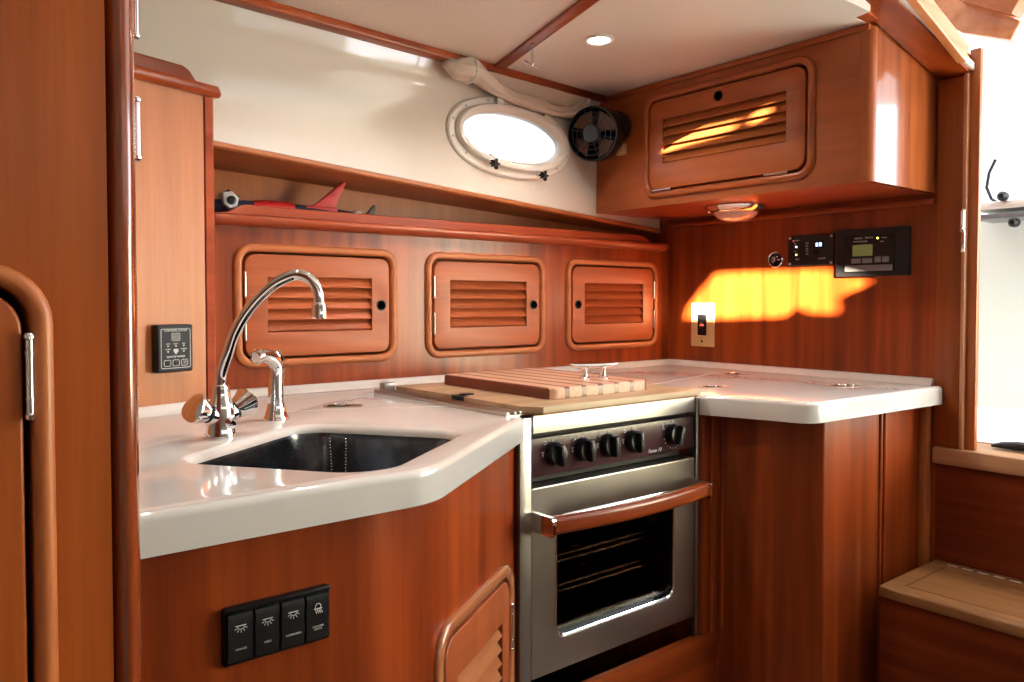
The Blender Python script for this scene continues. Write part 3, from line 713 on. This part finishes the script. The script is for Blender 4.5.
b = B(); b.loops([[(X, y, z) for y, z in ((1.20, .792), (1.171, .792), (1.169, .796), (1.174, .867), (1.20, .869))] for X in (.988, 1.493)], cap0=True, cap1=True); cp = b.done('control_panel', 'maroon', ck, world=True)
def on_panel(x, z): return (x, 1.1685+(z-.796)*.07, z)
for i, kx in enumerate((1.051, 1.132, 1.205, 1.283, 1.417)):
    o = Vector(on_panel(kx, .832))
    b = B(); b.lathe([(.0245, 0), (.0252, -.003), (.023, -.012), (.021, -.017), (.010, -.018)], o, (0, 1, -.07), 32)
    a = math.radians((12, 8, 5, 5, -18)[i]); c, s_ = math.cos(a), math.sin(a)
    g = [(-.007, -.021), (.007, -.021), (.0056, .022), (-.0056, .022)]
    g = [(o.x+p[0]*c-p[1]*s_, o.z+p[0]*s_+p[1]*c) for p in g]
    b.slab(g, back=o.y-.014, front=o.y-.031, r=.0025)
    kn = b.done('knob', 'black', ck, world=True)
    b = B(); t = Vector((-s_, 0, c)); b.tube([tuple(o+t*.008+Vector((0, -.0316, 0))), tuple(o+t*.0185+Vector((0, -.0316, 0)))], .0009, 6); b.done('pointer', 'white', kn, world=True)
b = B()
def mark(x, z, w=.0022, h=.0022): y = on_panel(x, z)[1]; b.box(x-w, x+w, y-.0006, y+.0004, z-h, z+h)
for kx in (1.051, 1.132, 1.205, 1.283):
    b.tube([(kx-.024+.003*math.cos(2*PI*k/12), on_panel(kx, .856)[1], .856+.003*math.sin(2*PI*k/12)) for k in range(12)], .0006, 5, closed=True)
    mark(kx-.002, .860, .001, .0025); mark(kx-.031, .832, .0012, .003); mark(kx-.031, .838, .003, .0008)
    b.done('dial_marking', 'print', ck, world=True); b = B()
mark(1.385, .857, .003, .001); mark(1.385, .853, .003, .001); mark(1.387, .848, .003, .001); mark(1.383, .850, .001, .004); mark(1.42, .862, .003, .001)
for a in range(195, 345, 18):
    mark(1.417+.031*math.cos(math.radians(a)), .832+.031*math.sin(math.radians(a)), .0011, .0018)
b.done('dial_marking', 'print', ck, world=True)
lg = text('Force 10', .0125, ck, (1.352-1.24, on_panel(1.35, .803)[1]-.0006-1.30, .803-.36), shear=.4, ext=.0004, name='maker_script')
# oven door
b = B(); win = rrect(1.053, 1.420, .457, .702, .026, 8)
b.slab(rrect(.988, 1.495, .388, .771, .004, 3), [win], back=1.205, front=1.168, r=.003, rh=.006)
dr = b.done('oven_door', 'steel', ck, world=True)
b = B(); b.slab(rrect(1.050, 1.423, .454, .705, .022, 6), back=1.190, front=1.185); b.done('window', 'ovenglass', dr, world=True)
b = B(); b.ring(win, [(-.0025, 1.1685), (-.0025, 1.1665), (0, 1.1655), (.003, 1.168), (.004, 1.184), (.001, 1.184)]); b.done('window_trim', 'chrome', dr, world=True)
b = B(); pp = smooth([(.993, 1.118, .7075), (1.06, 1.108, .7075), (1.15, 1.099, .7075), (1.235, 1.096, .7075), (1.32, 1.099, .7075), (1.41, 1.108, .7075), (1.474, 1.118, .7075)], 4)
n = 16; o = rrect(-.011, .011, -.0175, .0175, .009, 4)
b.loops([[(p.x, p.y+a, p.z+c) for a, c in o] for p in pp], cap0=True, cap1=True)
h = b.done('handle', 'wood_x', dr, world=True); h['label'] = 'bowed varnished wooden handle bar'
for X in (.9845, 1.468):
    b = B(); b.slab(rrect(1.101, 1.168, .6885, .7265, .007, 4), back=X, front=X+.010, r=.001, f=YZ); b.done('handle_bracket', 'chrome', dr, world=True)
b = B(); o = [(1.03, .42), (1.45, .42), (1.45, .74), (1.03, .74)]
b.loops([[(p[0], y, p[1]) for p in o] for y in (1.206, 1.60)], cap1=True); b.done('oven_liner', 'darkbrown', ck, world=True, normals=False)
for z in (.535, .60):
    b = B()
    for y in (1.225, 1.40, 1.58): b.tube([(1.032, y, z), (1.448, y, z)], .0035, 8)
    for k in range(15): b.tube([(1.045+k*.028, 1.225, z+.003), (1.045+k*.028, 1.58, z+.003)], .0018, 6)
    b.tube([(1.032, 1.222, z-.012), (1.448, 1.222, z-.012)], .003, 8)
    b.done('oven_rack', 'rack', ck, world=True)
for X, w in ((.957, .029), (1.4985, .010)):
    b = B(); b.box(X, X+w, 1.166, 1.19, .338 if X > 1.2 else FZ+.1, .912, .001); b.done('side_strip', 'steel_dark', ck, world=True)
# sliding rails along the left of the hob
b = B()
for X, w in ((.932, .008), (.950, .006), (.964, .005)): b.box(X-w/2, X+w/2, 1.172, 1.69, .9185, .926, .001)
b.box(.928, .968, 1.172, 1.69, .918, .9200)
b.box(.948, .978, 1.675, 1.70, .9185, .940, .002)
b.done('slide_rail', 'steel', ck, world=True)

cv = thing('stove_cover', 'pale timber board covering the burners, under the cutting board', 'board', (1.23, 1.40, .917))
o = [(1.485, 1.146), (1.485, 1.66), (.972, 1.66), (.972, 1.43), (.992, 1.43), (.992, 1.375), (.972, 1.375), (.972, 1.178), (1.0, 1.146)]
b = B(); b.slab(o, back=.9215, front=.934, r=.0012, f=XY); b.done('top_board', 'board', cv, world=True)
b = B(); b.slab(offset(ccw(o), .003), back=.9172, front=.9222, f=XY); b.done('edge_band', 'boardedge', cv, world=True)
b = B(); b.box(.970, .990, 1.385, 1.42, .919, .934, .002); b.box(.985, 1.012, 1.392, 1.412, .934, .937, .001); c = b.done('clip', 'black', cv, world=True); c['label'] = 'black clip in the notch'

cu = thing('cutting_board', 'striped hardwood cutting board with metal cleat handle on the stove', 'cutting board', (1.235, 1.42, .9345))
b = B(); b.slab(rrect(-.155, .155, -.205, .205, .022, 6), back=.0, front=.024, r=.005, f=XY); b.done('board', 'stripes', cu)
b = B()
for sx in (-.024, .024): b.lathe([(.013, 0), (.013, .003), (.0075, .007), (.0068, .020), (.008, .026)], (sx, 0, 0), (0, 0, 1), 16)
P = [(-.062, 0, .034), (-.05, 0, .0315), (-.02, 0, .030), (.02, 0, .030), (.05, 0, .0315), (.062, 0, .034)]
b.tube(P, [.004, .0058, .007, .007, .0058, .004], 12)
cl = b.done('cleat_handle', 'chrome', cu); cl.location = (.060, -.115, .024); cl.rotation_euler = (0, 0, math.radians(-18)); cl['label'] = 'chrome cleat used as a handle'

# plinth below the stove
b = B(); b.box(.956, 1.575, 1.158, 1.18, FZ, .338, .002); structure('trim_11', b, 'wood_x', 'cherry plinth board below the oven door', 'trim')
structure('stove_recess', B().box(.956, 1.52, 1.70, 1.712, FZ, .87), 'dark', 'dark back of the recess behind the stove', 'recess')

# ------------------------------------------------------------------ base cabinet right of the stove
rc = thing('base_cabinet', 'cherry base cabinet right of the stove with fluted corner mouldings', 'cabinet', (1.85, 1.2, FZ))
o = [(1.512, 1.172), (1.520, 1.160), (1.575, 1.158), (1.590, 1.03), (1.668, .938), (XR-.002, .938), (XR-.002, 1.70), (1.512, 1.70)]
b = B(); b.slab(round_poly(o, [0, 0, .004, .03, .012, 0, 0, 0], 5), back=FZ, front=.8705, f=XY); b.done('body', 'wood_z', rc, world=True)
b = B()
for X in (1.930, 1.950): b.tube([(X, .938, FZ), (X, .938, .8705)], .006, 10)
b.done('fluted_moulding', 'wood_z', rc, world=True)
b = B(); b.box(XR-.030, XR-.002, .915, .9375, FZ, .8705, .004); b.done('end_stile', 'pale_z', rc, world=True)
b = B(); b.tube([(1.545, 1.156, .345), (1.545, 1.156, .8705)], .005, 10); b.tube([(1.578, 1.150, .345), (1.578, 1.150, .8705)], .006, 10); b.done('side_moulding', 'wood_z', rc, world=True)

# step
stp = thing('step', 'wooden step with pale worn tread below the companionway sill', 'step', (2.0, .45, FZ))
b = B(); b.slab(round_poly([(1.855, .895), (1.855, -.35), (XR-.001, -.35), (XR-.001, .903), (1.86, .903)], [.006, .01, 0, 0, .01], 4), back=.432, front=.457, r=.007, f=XY); td = b.done('tread', 'tread', stp, world=True)
b = B(); b.box(1.90, 1.906, -.34, .86, .4566, .4576); b.box(1.90, XR-.06, .854, .860, .4566, .4576); b.done('border_inlay', 'boardedge', td, world=True)
b = B()
y = .86
while y > -.3: b.box(XR-.034, XR-.027, y-.024, y, .4566, .4578); y -= .036
b.done('dashed_inlay', 'white', td, world=True)
B().box(1.862, XR-.001, -.34, .9, FZ, .432).done('riser', 'shaded_cherry_y', stp, world=True)

# ------------------------------------------------------------------ overhead cabinet
oc = thing('overhead_cabinet', 'cherry overhead cabinet on the bulkhead with a wide louvred flap door', 'cabinet', (1.82, 1.338, 1.604), -PI/2)
DW, DH = .563, .312
b = B(); g = lambda u, v, w: (1.82+w, 1.338-u, 1.604+v)
b.slab([(-.500, -.179), (.394, -.179), (.394, .186), (-.500, .186)], [rrect(-DW/2+.01, DW/2-.01, -DH/2+.01, DH/2-.01, .035)], back=.018, front=0, f=g); b.done('front_panel', 'cab_x', oc, world=True)
b = B(); b.slab([(1.8195, .9435)]+[(1.8455+.026*math.cos(math.radians(t)), .9425+.026*math.sin(math.radians(t))) for t in range(180, 271, 9)]+[(1.848, .9165), (1.848, .9435)], back=1.425, front=1.79, f=XY); b.done('corner_post', 'cab_z', oc, world=True)
B().box(1.8485, XR-.001, .9175, .933, 1.425, 1.79).done('end_panel', 'gloss_z', oc, world=True)
B().box(1.828, XR-.001, .93, 1.822, 1.4255, 1.440).done('bottom_panel', 'redwood_x', oc, world=True)
b = B(); b.box(1.813, 1.822, .92, 1.82, 1.778, 1.794, .003); b.done('top_moulding', 'cab_x', oc, world=True)
louvred(oc, DW, DH, R=.05, fw=.020, louvre=(-.205, .203, -.055, .075), slats=5, hole=(-.006, .104), hinges=((-.205, -.133, .062, 'h'), (.176, -.133, .062, 'h')), fmat='cab_x', dmat='cab_x', smat='pale_x', depth=.12)

dl = thing('dome_light', 'chrome rimmed dome lamp under the overhead cabinet', 'lamp', (1.998, 1.416, 1.4255))
b = B(); b.lathe([(.088, 0), (.089, -.004), (.084, -.011), (.072, -.020), (.066, -.021), (.064, -.016)], (0, 0, 0), (0, 0, 1), 40); b.done('rim', 'chrome', dl)
b = B(); b.lathe([(.066, -.018), (.062, -.028), (.052, -.037), (.036, -.044), (.018, -.047), (0, -.048)], (0, 0, 0), (0, 0, 1), 40); b.done('dome', 'frost', dl)
b = B(); b.ball((-.045, .062, -.014), .006); b.done('screw', 'chrome', dl)

# ------------------------------------------------------------------ fan
fn = thing('cabin_fan', 'round black cabin fan beside the porthole, fixed to the overhead cabinet', 'fan', (1.815, 1.745, 1.64))
ax = Vector((-.93, -.34, -.16)).normalized(); fc = Vector((1.700, 1.722, 1.651)); u = Vector((0, 0, 1)); u = (u-ax*u.dot(ax)).normalized(); v = ax.cross(u)
def fp(r, a, h): return tuple(fc+ax*h+(u*math.cos(a)+v*math.sin(a))*r)
def circ(r, h, n=40): return [fp(r, 2*PI*k/n, h) for k in range(n)]
b = B(); b.loops([circ(r, h) for r, h in ((.079, .002), (.083, .0), (.084, -.03), (.082, -.055), (.074, -.072), (.052, -.084), (.034, -.088), (.001, -.090))])
b.loops([circ(r, h) for r, h in ((.079, .002), (.077, -.018), (.060, -.040), (.030, -.05), (.001, -.05))])
rt = Vector((.78, -.63, 0)); mc = fc+rt*.045+Vector((0, 0, .022))-ax*.06
b.ball(mc, .052, (1, 1, .95), 20)
b.done('housing', 'fanblack', fn, world=True, normals=False)
b = B()
for r, h in ((.080, .003), (.064, .008), (.048, .011), (.032, .012)): b.tube(circ(r, h), (.0011 if r < .08 else .0018), 8, closed=True)
for k in range(6):
    a = 2*PI*k/6+.25; b.tube([fp(.02, a, .011), fp(.05, a, .0105), fp(.08, a, .003)], .0014, 6)
b.done('cage', 'cage', fn, world=True)
b = B(); b.loops([circ(r, h, 28) for r, h in ((.026, .006), (.0265, .011), (.024, .016), (.012, .018), (.0005, .018))], cap0=True); b.done('hub', 'fanhub', fn, world=True)
for k in range(4):
    b = B(); a0 = 2*PI*k/4+.6; ls = []
    for r in (.018, .035, .055, .072):
        sp_ = .35+.25*(r/.072)
        ls.append([fp(r, a0-sp_/1.2, -.022), fp(r, a0, -.012), fp(r, a0+sp_, -.004), fp(r, a0+sp_, -.0055), fp(r, a0, -.0135), fp(r, a0-sp_/1.2, -.0235)])
    b.loops(ls, cap0=True, cap1=True); b.done('blade', 'blade', fn, world=True)
b = B(); b.tube([tuple(fc-ax*.075), (1.775, 1.76, 1.65), (1.80, 1.765, 1.645)], [.020, .018, .014], 14); b.lathe([(.026, 0), (.026, .006), (.018, .012)], (1.819, 1.765, 1.643), (-1, 0, 0), 20); b.done('bracket', 'black', fn, world=True)
b = B(); b.box(1.806, 1.8195, 1.69, 1.725, 1.597, 1.632, .003); b.tube([(1.806, 1.71, 1.632), (1.798, 1.715, 1.62), (1.80, 1.70, 1.605)], .004, 8); o = b.done('switch_base', 'brass', fn, world=True); o['label'] = 'small brass coloured switch base'

# ------------------------------------------------------------------ rolled blind over the porthole
bl = thing('rolled_blind', 'cream cloth blind gathered in a swag above the porthole', 'blind', liner_pt(1.45, 1.75, .02), 0)
cs = [(1.165, 1.772, .014), (1.195, 1.760, .026), (1.232, 1.762, .030), (1.275, 1.757, .024), (1.31, 1.744, .022), (1.36, 1.731, .018), (1.42, 1.722, .015), (1.50, 1.716, .014), (1.58, 1.712, .014), (1.66, 1.722, .014), (1.70, 1.743, .013), (1.735, 1.764, .011), (1.775, 1.775, .008)]
P = smooth([Vector((*liner_pt(x, z, r+.016)[:2], z)) for x, z, r in cs], 4)
rr = []
for i in range(len(cs)-1):
    for k in range(4): rr.append(cs[i][2]+(cs[i+1][2]-cs[i][2])*k/4)
rr.append(cs[-1][2])
b = B(); n = 20; ls = []
for i, (p, r) in enumerate(zip(P, rr)):
    t = (P[min(i+1, len(P)-1)]-P[max(i-1, 0)]).normalized(); w_ = Vector((LD.y, -LD.x, 0)); up = t.cross(w_).normalized()
    ls.append([tuple(p+(w_*math.cos(2*PI*k/n)+up*math.sin(2*PI*k/n))*r*(1+.14*math.sin(k*2.2+i*.25)+.08*math.sin(k*5+i*.4))) for k in range(n)])
b.loops(ls, cap0=True, cap1=True); b.done('roll', 'cloth', bl, world=True, ang=75)
b = B(); w_ = Vector((LD.y, -LD.x, 0))
for dz, dw, rf in ((.010, .006, .42), (-.008, .010, .36)):
    Q = [p+Vector((0, 0, dz*min(1, r/.014)*(1+.3*math.sin(i*.5))))+w_*dw for i, (p, r) in enumerate(zip(P, rr))][9:-3]
    b.tube(Q, [max(.003, r*rf) for r in rr[9:-3]], 10)
b.done('folds', 'cloth', bl, world=True, ang=75)
b = B(); ls = []
for i in range(25):
    X = 1.20+(1.80-1.20)*i/24; zb = 1.752-.030*math.sin(PI*i/24)-(.0)
    ls.append([liner_pt(X, 1.786, .040), liner_pt(X, (1.786+zb)/2, .030+.003*math.sin(i*1.3)), liner_pt(X, zb, .022), liner_pt(X, zb, .015), liner_pt(X, 1.786, .034)])
b.loops(ls, closed=True, cap0=True, cap1=True); b.done('hanging_cloth', 'cloth', bl, world=True, ang=75)
for x, z, r in ((1.238, 1.761, .032), (1.735, 1.764, .0135)):
    b = B(); c = Vector(liner_pt(x, z, .042 if r > .02 else .027)); w_ = Vector((LD.y, -LD.x, 0)); up = Vector((.0, 0, 1))
    b.tube([tuple(c+(w_*math.cos(2*PI*k/20)+up*math.sin(2*PI*k/20))*r) for k in range(20)], .0022, 6, closed=True, flat=2.5); b.done('tie', 'white', bl, world=True)

# ------------------------------------------------------------------ ceiling fittings
cl = thing('downlight', 'small lit recessed ceiling downlight', 'lamp', (1.408, 1.404, CZ))
b = B(); b.lathe([(.036, .001), (.036, -.003), (.032, -.006), (.027, -.004), (.026, .001)], (0, 0, 0), (0, 0, 1), 36); b.done('rim', 'whiteplastic', cl)
b = B(); b.lathe([(.0265, -.0005), (.0265, -.003), (.015, -.0045), (.0, -.005)], (0, 0, 0), (0, 0, 1), 32); b.done('lens', 'lamp', cl)
tg = thing('toggle_chain', 'short steel chain with a crossbar hanging from the ceiling batten', 'chain', (1.290, 1.523, CZ-.007))
b = B(); b.lathe([(.006, 0), (.006, -.003), (.003, -.005)], (0, 0, 0), (0, 0, 1), 12)
for k in range(6):
    c = Vector((0, 0, -.009-.0072*k)); d = Vector((1, 0, 0)) if k % 2 else Vector((0, 1, 0))
    b.tube([tuple(c+d*.003*math.cos(2*PI*j/12)+Vector((0, 0, .0055))*math.sin(2*PI*j/12)) for j in range(12)], .0011, 6, closed=True)
b.done('chain', 'steel', tg)
b = B(); b.tube([(-.019, .010, -.044), (.020, -.010, -.060)], .0036, 10); b.lathe([(.004, 0), (.004, .004)], (0, 0, -.053), (0, 0, 1), 10); b.done('crossbar', 'chrome', tg)

# ------------------------------------------------------------------ bulkhead fittings
ol = thing('wall_outlet', 'brass plate with dark power outlet low on the bulkhead, half sunlit', 'outlet', (XR, 1.664, .986), -PI/2)
b = B(); b.slab(rrect(-.047, .047, 0, .148, .004, 3), [rrect(-.0185, .0185, .038, .109, .002, 2)], back=0, front=-.006, r=.0025); b.done('cover_plate', 'brass', ol)
b = B(); b.slab(rrect(-.018, .018, .0385, .1085, .002, 2), back=0, front=-.0075, r=.001); rc_ = b.done('receptacle', 'blackgloss', ol)
b = B(); b.box(-.008, .008, -.0095, -.007, .070, .076, .001); b.done('reset_button', 'redled', rc_)
b = B(); b.box(-.006, .006, -.0092, -.007, .079, .083, .0008); b.done('test_button', 'greybtn', rc_)
for z in (.018, .129): B().lathe([(.004, 0), (.004, .0015), (.002, .002)], (0, -.006, z), (0, -1, 0), 10).done('screw', 'grey', ol)

so = thing('round_socket', 'small round black socket with chrome rim left of the gauge panels', 'socket', (XR, 1.388, 1.269), -PI/2)
b = B(); b.lathe([(.026, 0), (.026, .004), (.0235, .007), (.021, .005), (.0205, .001)], (0, 0, 0), (0, -1, 0), 36); b.done('rim', 'chrome', so)
b = B(); b.lathe([(.0208, 0), (.0205, .0045), (.008, .006), (0, .006)], (0, 0, 0), (0, -1, 0), 32); b.done('cap', 'blackgloss', so)
b = B(); b.tube([(.011*math.cos(math.radians(a)), -.0062, .011*math.sin(math.radians(a))) for a in range(120, 241, 20)], .0009, 5)
b.box(.008, .017, -.0066, -.0055, -.002, .0005); b.box(-.004, .0, -.0066, -.0055, -.006, .007); b.box(.004, .010, -.0066, -.0055, .007, .010); b.done('symbol', 'white', so)

p1 = thing('gauge_panel', 'black detector panel with blue and red indicator lights on the bulkhead', 'control panel', (XR, 1.2685, 1.292), -PI/2)
b = B(); b.slab(rrect(-.074, .074, -.046, .046, .004, 3), back=0, front=-.008, r=.002); b.done('plate', 'black', p1)
for x in (-.067, .067):
    for z in (-.039, .039): B().lathe([(.0045, 0), (.0045, .0015), (.0025, .0025)], (x, -.008, z), (0, -1, 0), 12).done('screw', 'steel', p1)
for x, z, m, w in ((-.045, .012, 'whiteled', .0028), (-.045, -.012, 'amberled', .0026), (-.055, .030, 'redled', .0020)): B().lathe([(w, 0), (w, .002), (0, .003)], (x, -.008, z), (0, -1, 0), 10).done('indicator', m, p1)
b = B(); b.slab(rrect(.012, .044, .005, .027, .002, 2), back=-.0078, front=-.0086); b.done('display', 'blackgloss', p1)
for x in (.022, .033):
    b = B(); b.box(x-.004, x+.004, -.0092, -.0084, .010, .021, .001); b.done('digit', 'blueled', p1)
b = B(); b.lathe([(.007, 0), (.0065, .006), (0, .007)], (.022, -.008, -.007), (0, -1, 0), 16); b.done('push_button', 'blackgloss', p1)
for x, z, t, sz in ((-.044, .0315, 'ALARM', .005), (-.05, .0215, 'ON', .004), (-.05, -.002, 'OFF', .004), (-.042, -.026, 'TEST', .0065), (.038, -.026, 'SENSOR', .0065), (-.010, .021, '100%', .005), (-.010, .013, '80%', .005), (-.010, .005, '60%', .005), (-.010, -.003, '40%', .005), (-.010, -.011, '20%', .005)): text(t, sz, p1, (x, -.0083, z))

p2 = thing('inverter_panel', 'large black panel with a green display and four grey keys', 'control panel', (XR, 1.0815, 1.277), -PI/2)
b = B(); b.slab(rrect(-.104, .104, -.067, .067, .004, 3), back=0, front=-.012, r=.002); b.done('plate', 'black', p2)
b = B(); b.slab(rrect(-.076, .066, -.054, .046, .003, 3), back=-.011, front=-.015, r=.001); b.done('face', 'blackgloss', p2)
b = B(); b.slab(rrect(-.052, .006, -.010, .022, .002, 2), back=-.0145, front=-.0158); b.done('display', 'lcd', p2)
for x0, x1, z0, z1 in ((-.055, -.027, -.030, -.016), (-.024, .006, -.030, -.016), (.012, .030, -.029, -.013), (.033, .052, -.029, -.013)): B().box(x0, x1, -.017, -.0145, z0, z1, .0015).done('key', 'greybtn', p2)
b = B(); b.box(-.074, .062, -.0165, -.0145, -.053, -.036, .001); b.done('lower_strip', 'greybtn', p2)
B().lathe([(.0028, 0), (.0028, .002), (0, .003)], (.020, -.015, .038), (0, -1, 0), 10).done('indicator', 'amberled', p2)
for x, z, t, sz in ((-.035, .040, 'REMOTE', .006), (-.004, .041, 'Xantrex', .0075), (-.03, .031, 'INVERTER CHARGER', .0045), (.038, .038, 'STATUS', .0045), (.032, .028, 'FAULT', .004)): text(t, sz, p2, (x, -.0152, z))

# ------------------------------------------------------------------ unseen sides of the cabin
structure('ceiling_sky_block', B().box(-.68, 2.3, -1.31, .80, 2.70, 2.75), 'outside', 'unseen white roof added to block the overhead sky above the galley', 'ceiling')  # roof added to keep overhead sky light out
structure('wall_far_left', B().box(-.68, -.65, -1.4, 2.1, FZ, 2.75), 'tan', 'unseen pale partition closing the cabin on the left', 'wall')
# deckhouse side behind the camera; added cut-outs shape the low sun into patches
SUN = Vector((1.0, 1.2, -1.0)); eln = math.radians(13.5); hz = Vector((1.0, 1.2, 0)).normalized(); SUN = hz*math.cos(eln)+Vector((0, 0, -math.sin(eln)))
YF = -1.30
def back_to_wall(p): p = Vector(p); t = (p.y-YF)/SUN.y; q = p-SUN*t; return (q.x, q.z)
patch_cut1 = [back_to_wall((XR, y+.025, z-.013)) for y, z in ((1.71, 1.135), (1.60, 1.243), (1.20, 1.245), (1.06, 1.206), (1.16, 1.165), (1.155, 1.118), (1.25, 1.120), (1.29, 1.135), (1.33, 1.108), (1.52, 1.100), (1.72, 1.095))]
patch_cut2 = [back_to_wall((1.82, y, z)) for y, z in ((1.56, 1.585), (1.44, 1.602), (1.31, 1.612), (1.28, 1.624), (1.42, 1.622), (1.56, 1.602))]
patch_cut3 = [back_to_wall((1.82, y, z)) for y, z in ((1.255, 1.612), (1.19, 1.634), (1.185, 1.648), (1.25, 1.634))]
structure('wall_front_unseen', B().slab([(-.68, FZ), (2.2, FZ), (2.2, 2.75), (-.68, 2.75)], [patch_cut1, patch_cut2, patch_cut3], back=YF-.012, front=YF, f=XZ), 'tan', 'unseen deckhouse side opposite the galley, cut to shape the sun patches', 'wall')

# ------------------------------------------------------------------ light
sun = bpy.data.lights.new('sun', 'SUN'); sun.energy = 150.; sun.angle = math.radians(.55); sun.color = (1., .86, .58)
so_ = bpy.data.objects.new('sun', sun); C.objects.link(so_); so_.rotation_euler = SUN.to_track_quat('-Z', 'Y').to_euler()
def area(name, loc, tgt, sx, sy, e, col):
    l = bpy.data.lights.new(name, 'AREA'); l.shape = 'RECTANGLE'; l.size = sx; l.size_y = sy; l.energy = e; l.color = col
    o = bpy.data.objects.new(name, l); C.objects.link(o); o.location = loc
    o.rotation_euler = (Vector(tgt)-Vector(loc)).to_track_quat('-Z', 'Y').to_euler(); return o
area('cabin_fill', (.75, -1.22, 1.60), (.85, 1.4, 1.62), 2.2, .36, 2.0, (.94, .97, 1.))  # added fill light, no window openings behind it
area('companionway_daylight', (2.95, .0, 1.52), (1.2, 1.0, 1.35), 1.5, .78, 24, (.84, .92, 1.))
area('deckhouse_fill', (2.62, .3, 2.5), (3.12, .95, 1.0), .5, .8, 16, (.96, 1., .97))  # added fill aimed at the deckhouse panel to brighten it
def lamp(x, y, e):
    pl = bpy.data.lights.new('ceiling_spot', 'SPOT'); pl.energy = e; pl.spot_size = 2.6; pl.spot_blend = .8; pl.shadow_soft_size = .015; pl.color = (1., .90, .80)
    po = bpy.data.objects.new('ceiling_spot', pl); C.objects.link(po); po.location = (x, y, CZ-.012)
lamp(1.408, 1.404, 16); lamp(.80, 1.30, 12); lamp(.28, 1.20, 7)  # first belongs to the downlight; the other two are added, without fixtures
w = bpy.data.worlds.new('sky'); S.world = w; w.use_nodes = True
w.node_tree.nodes['Background'].inputs[0].default_value = (.95, .98, 1., 1); w.node_tree.nodes['Background'].inputs[1].default_value = 1.6

# ------------------------------------------------------------------ camera
cam = bpy.data.cameras.new('camera'); co = bpy.data.objects.new('camera', cam); C.objects.link(co); S.camera = co
FPX = 783.; yaw = math.atan2(974, 783); pitch = math.radians(-1.6)
cam.sensor_fit = 'HORIZONTAL'; cam.sensor_width = 36.; cam.lens = 36.*FPX/1024; cam.clip_start = .02
cam.shift_y = -18/1024
fwd = Vector((math.cos(yaw)*math.cos(pitch), math.sin(yaw)*math.cos(pitch), math.sin(pitch)))
co.location = (0, 0, 1.14); co.rotation_euler = fwd.to_track_quat('-Z', 'Y').to_euler()
S.view_settings.view_transform = 'Standard'; S.view_settings.look = 'None'; S.view_settings.gamma = 1.; S.view_settings.use_curve_mapping = False
S.view_settings.exposure = 0.2
S.cycles.use_denoising = True; S.cycles.denoising_prefilter = 'NONE'; S.cycles.denoising_input_passes = 'RGB_ALBEDO_NORMAL'
S.cycles.max_bounces = 10; S.cycles.diffuse_bounces = 5; S.cycles.glossy_bounces = 5; S.cycles.sample_clamp_indirect = 6.
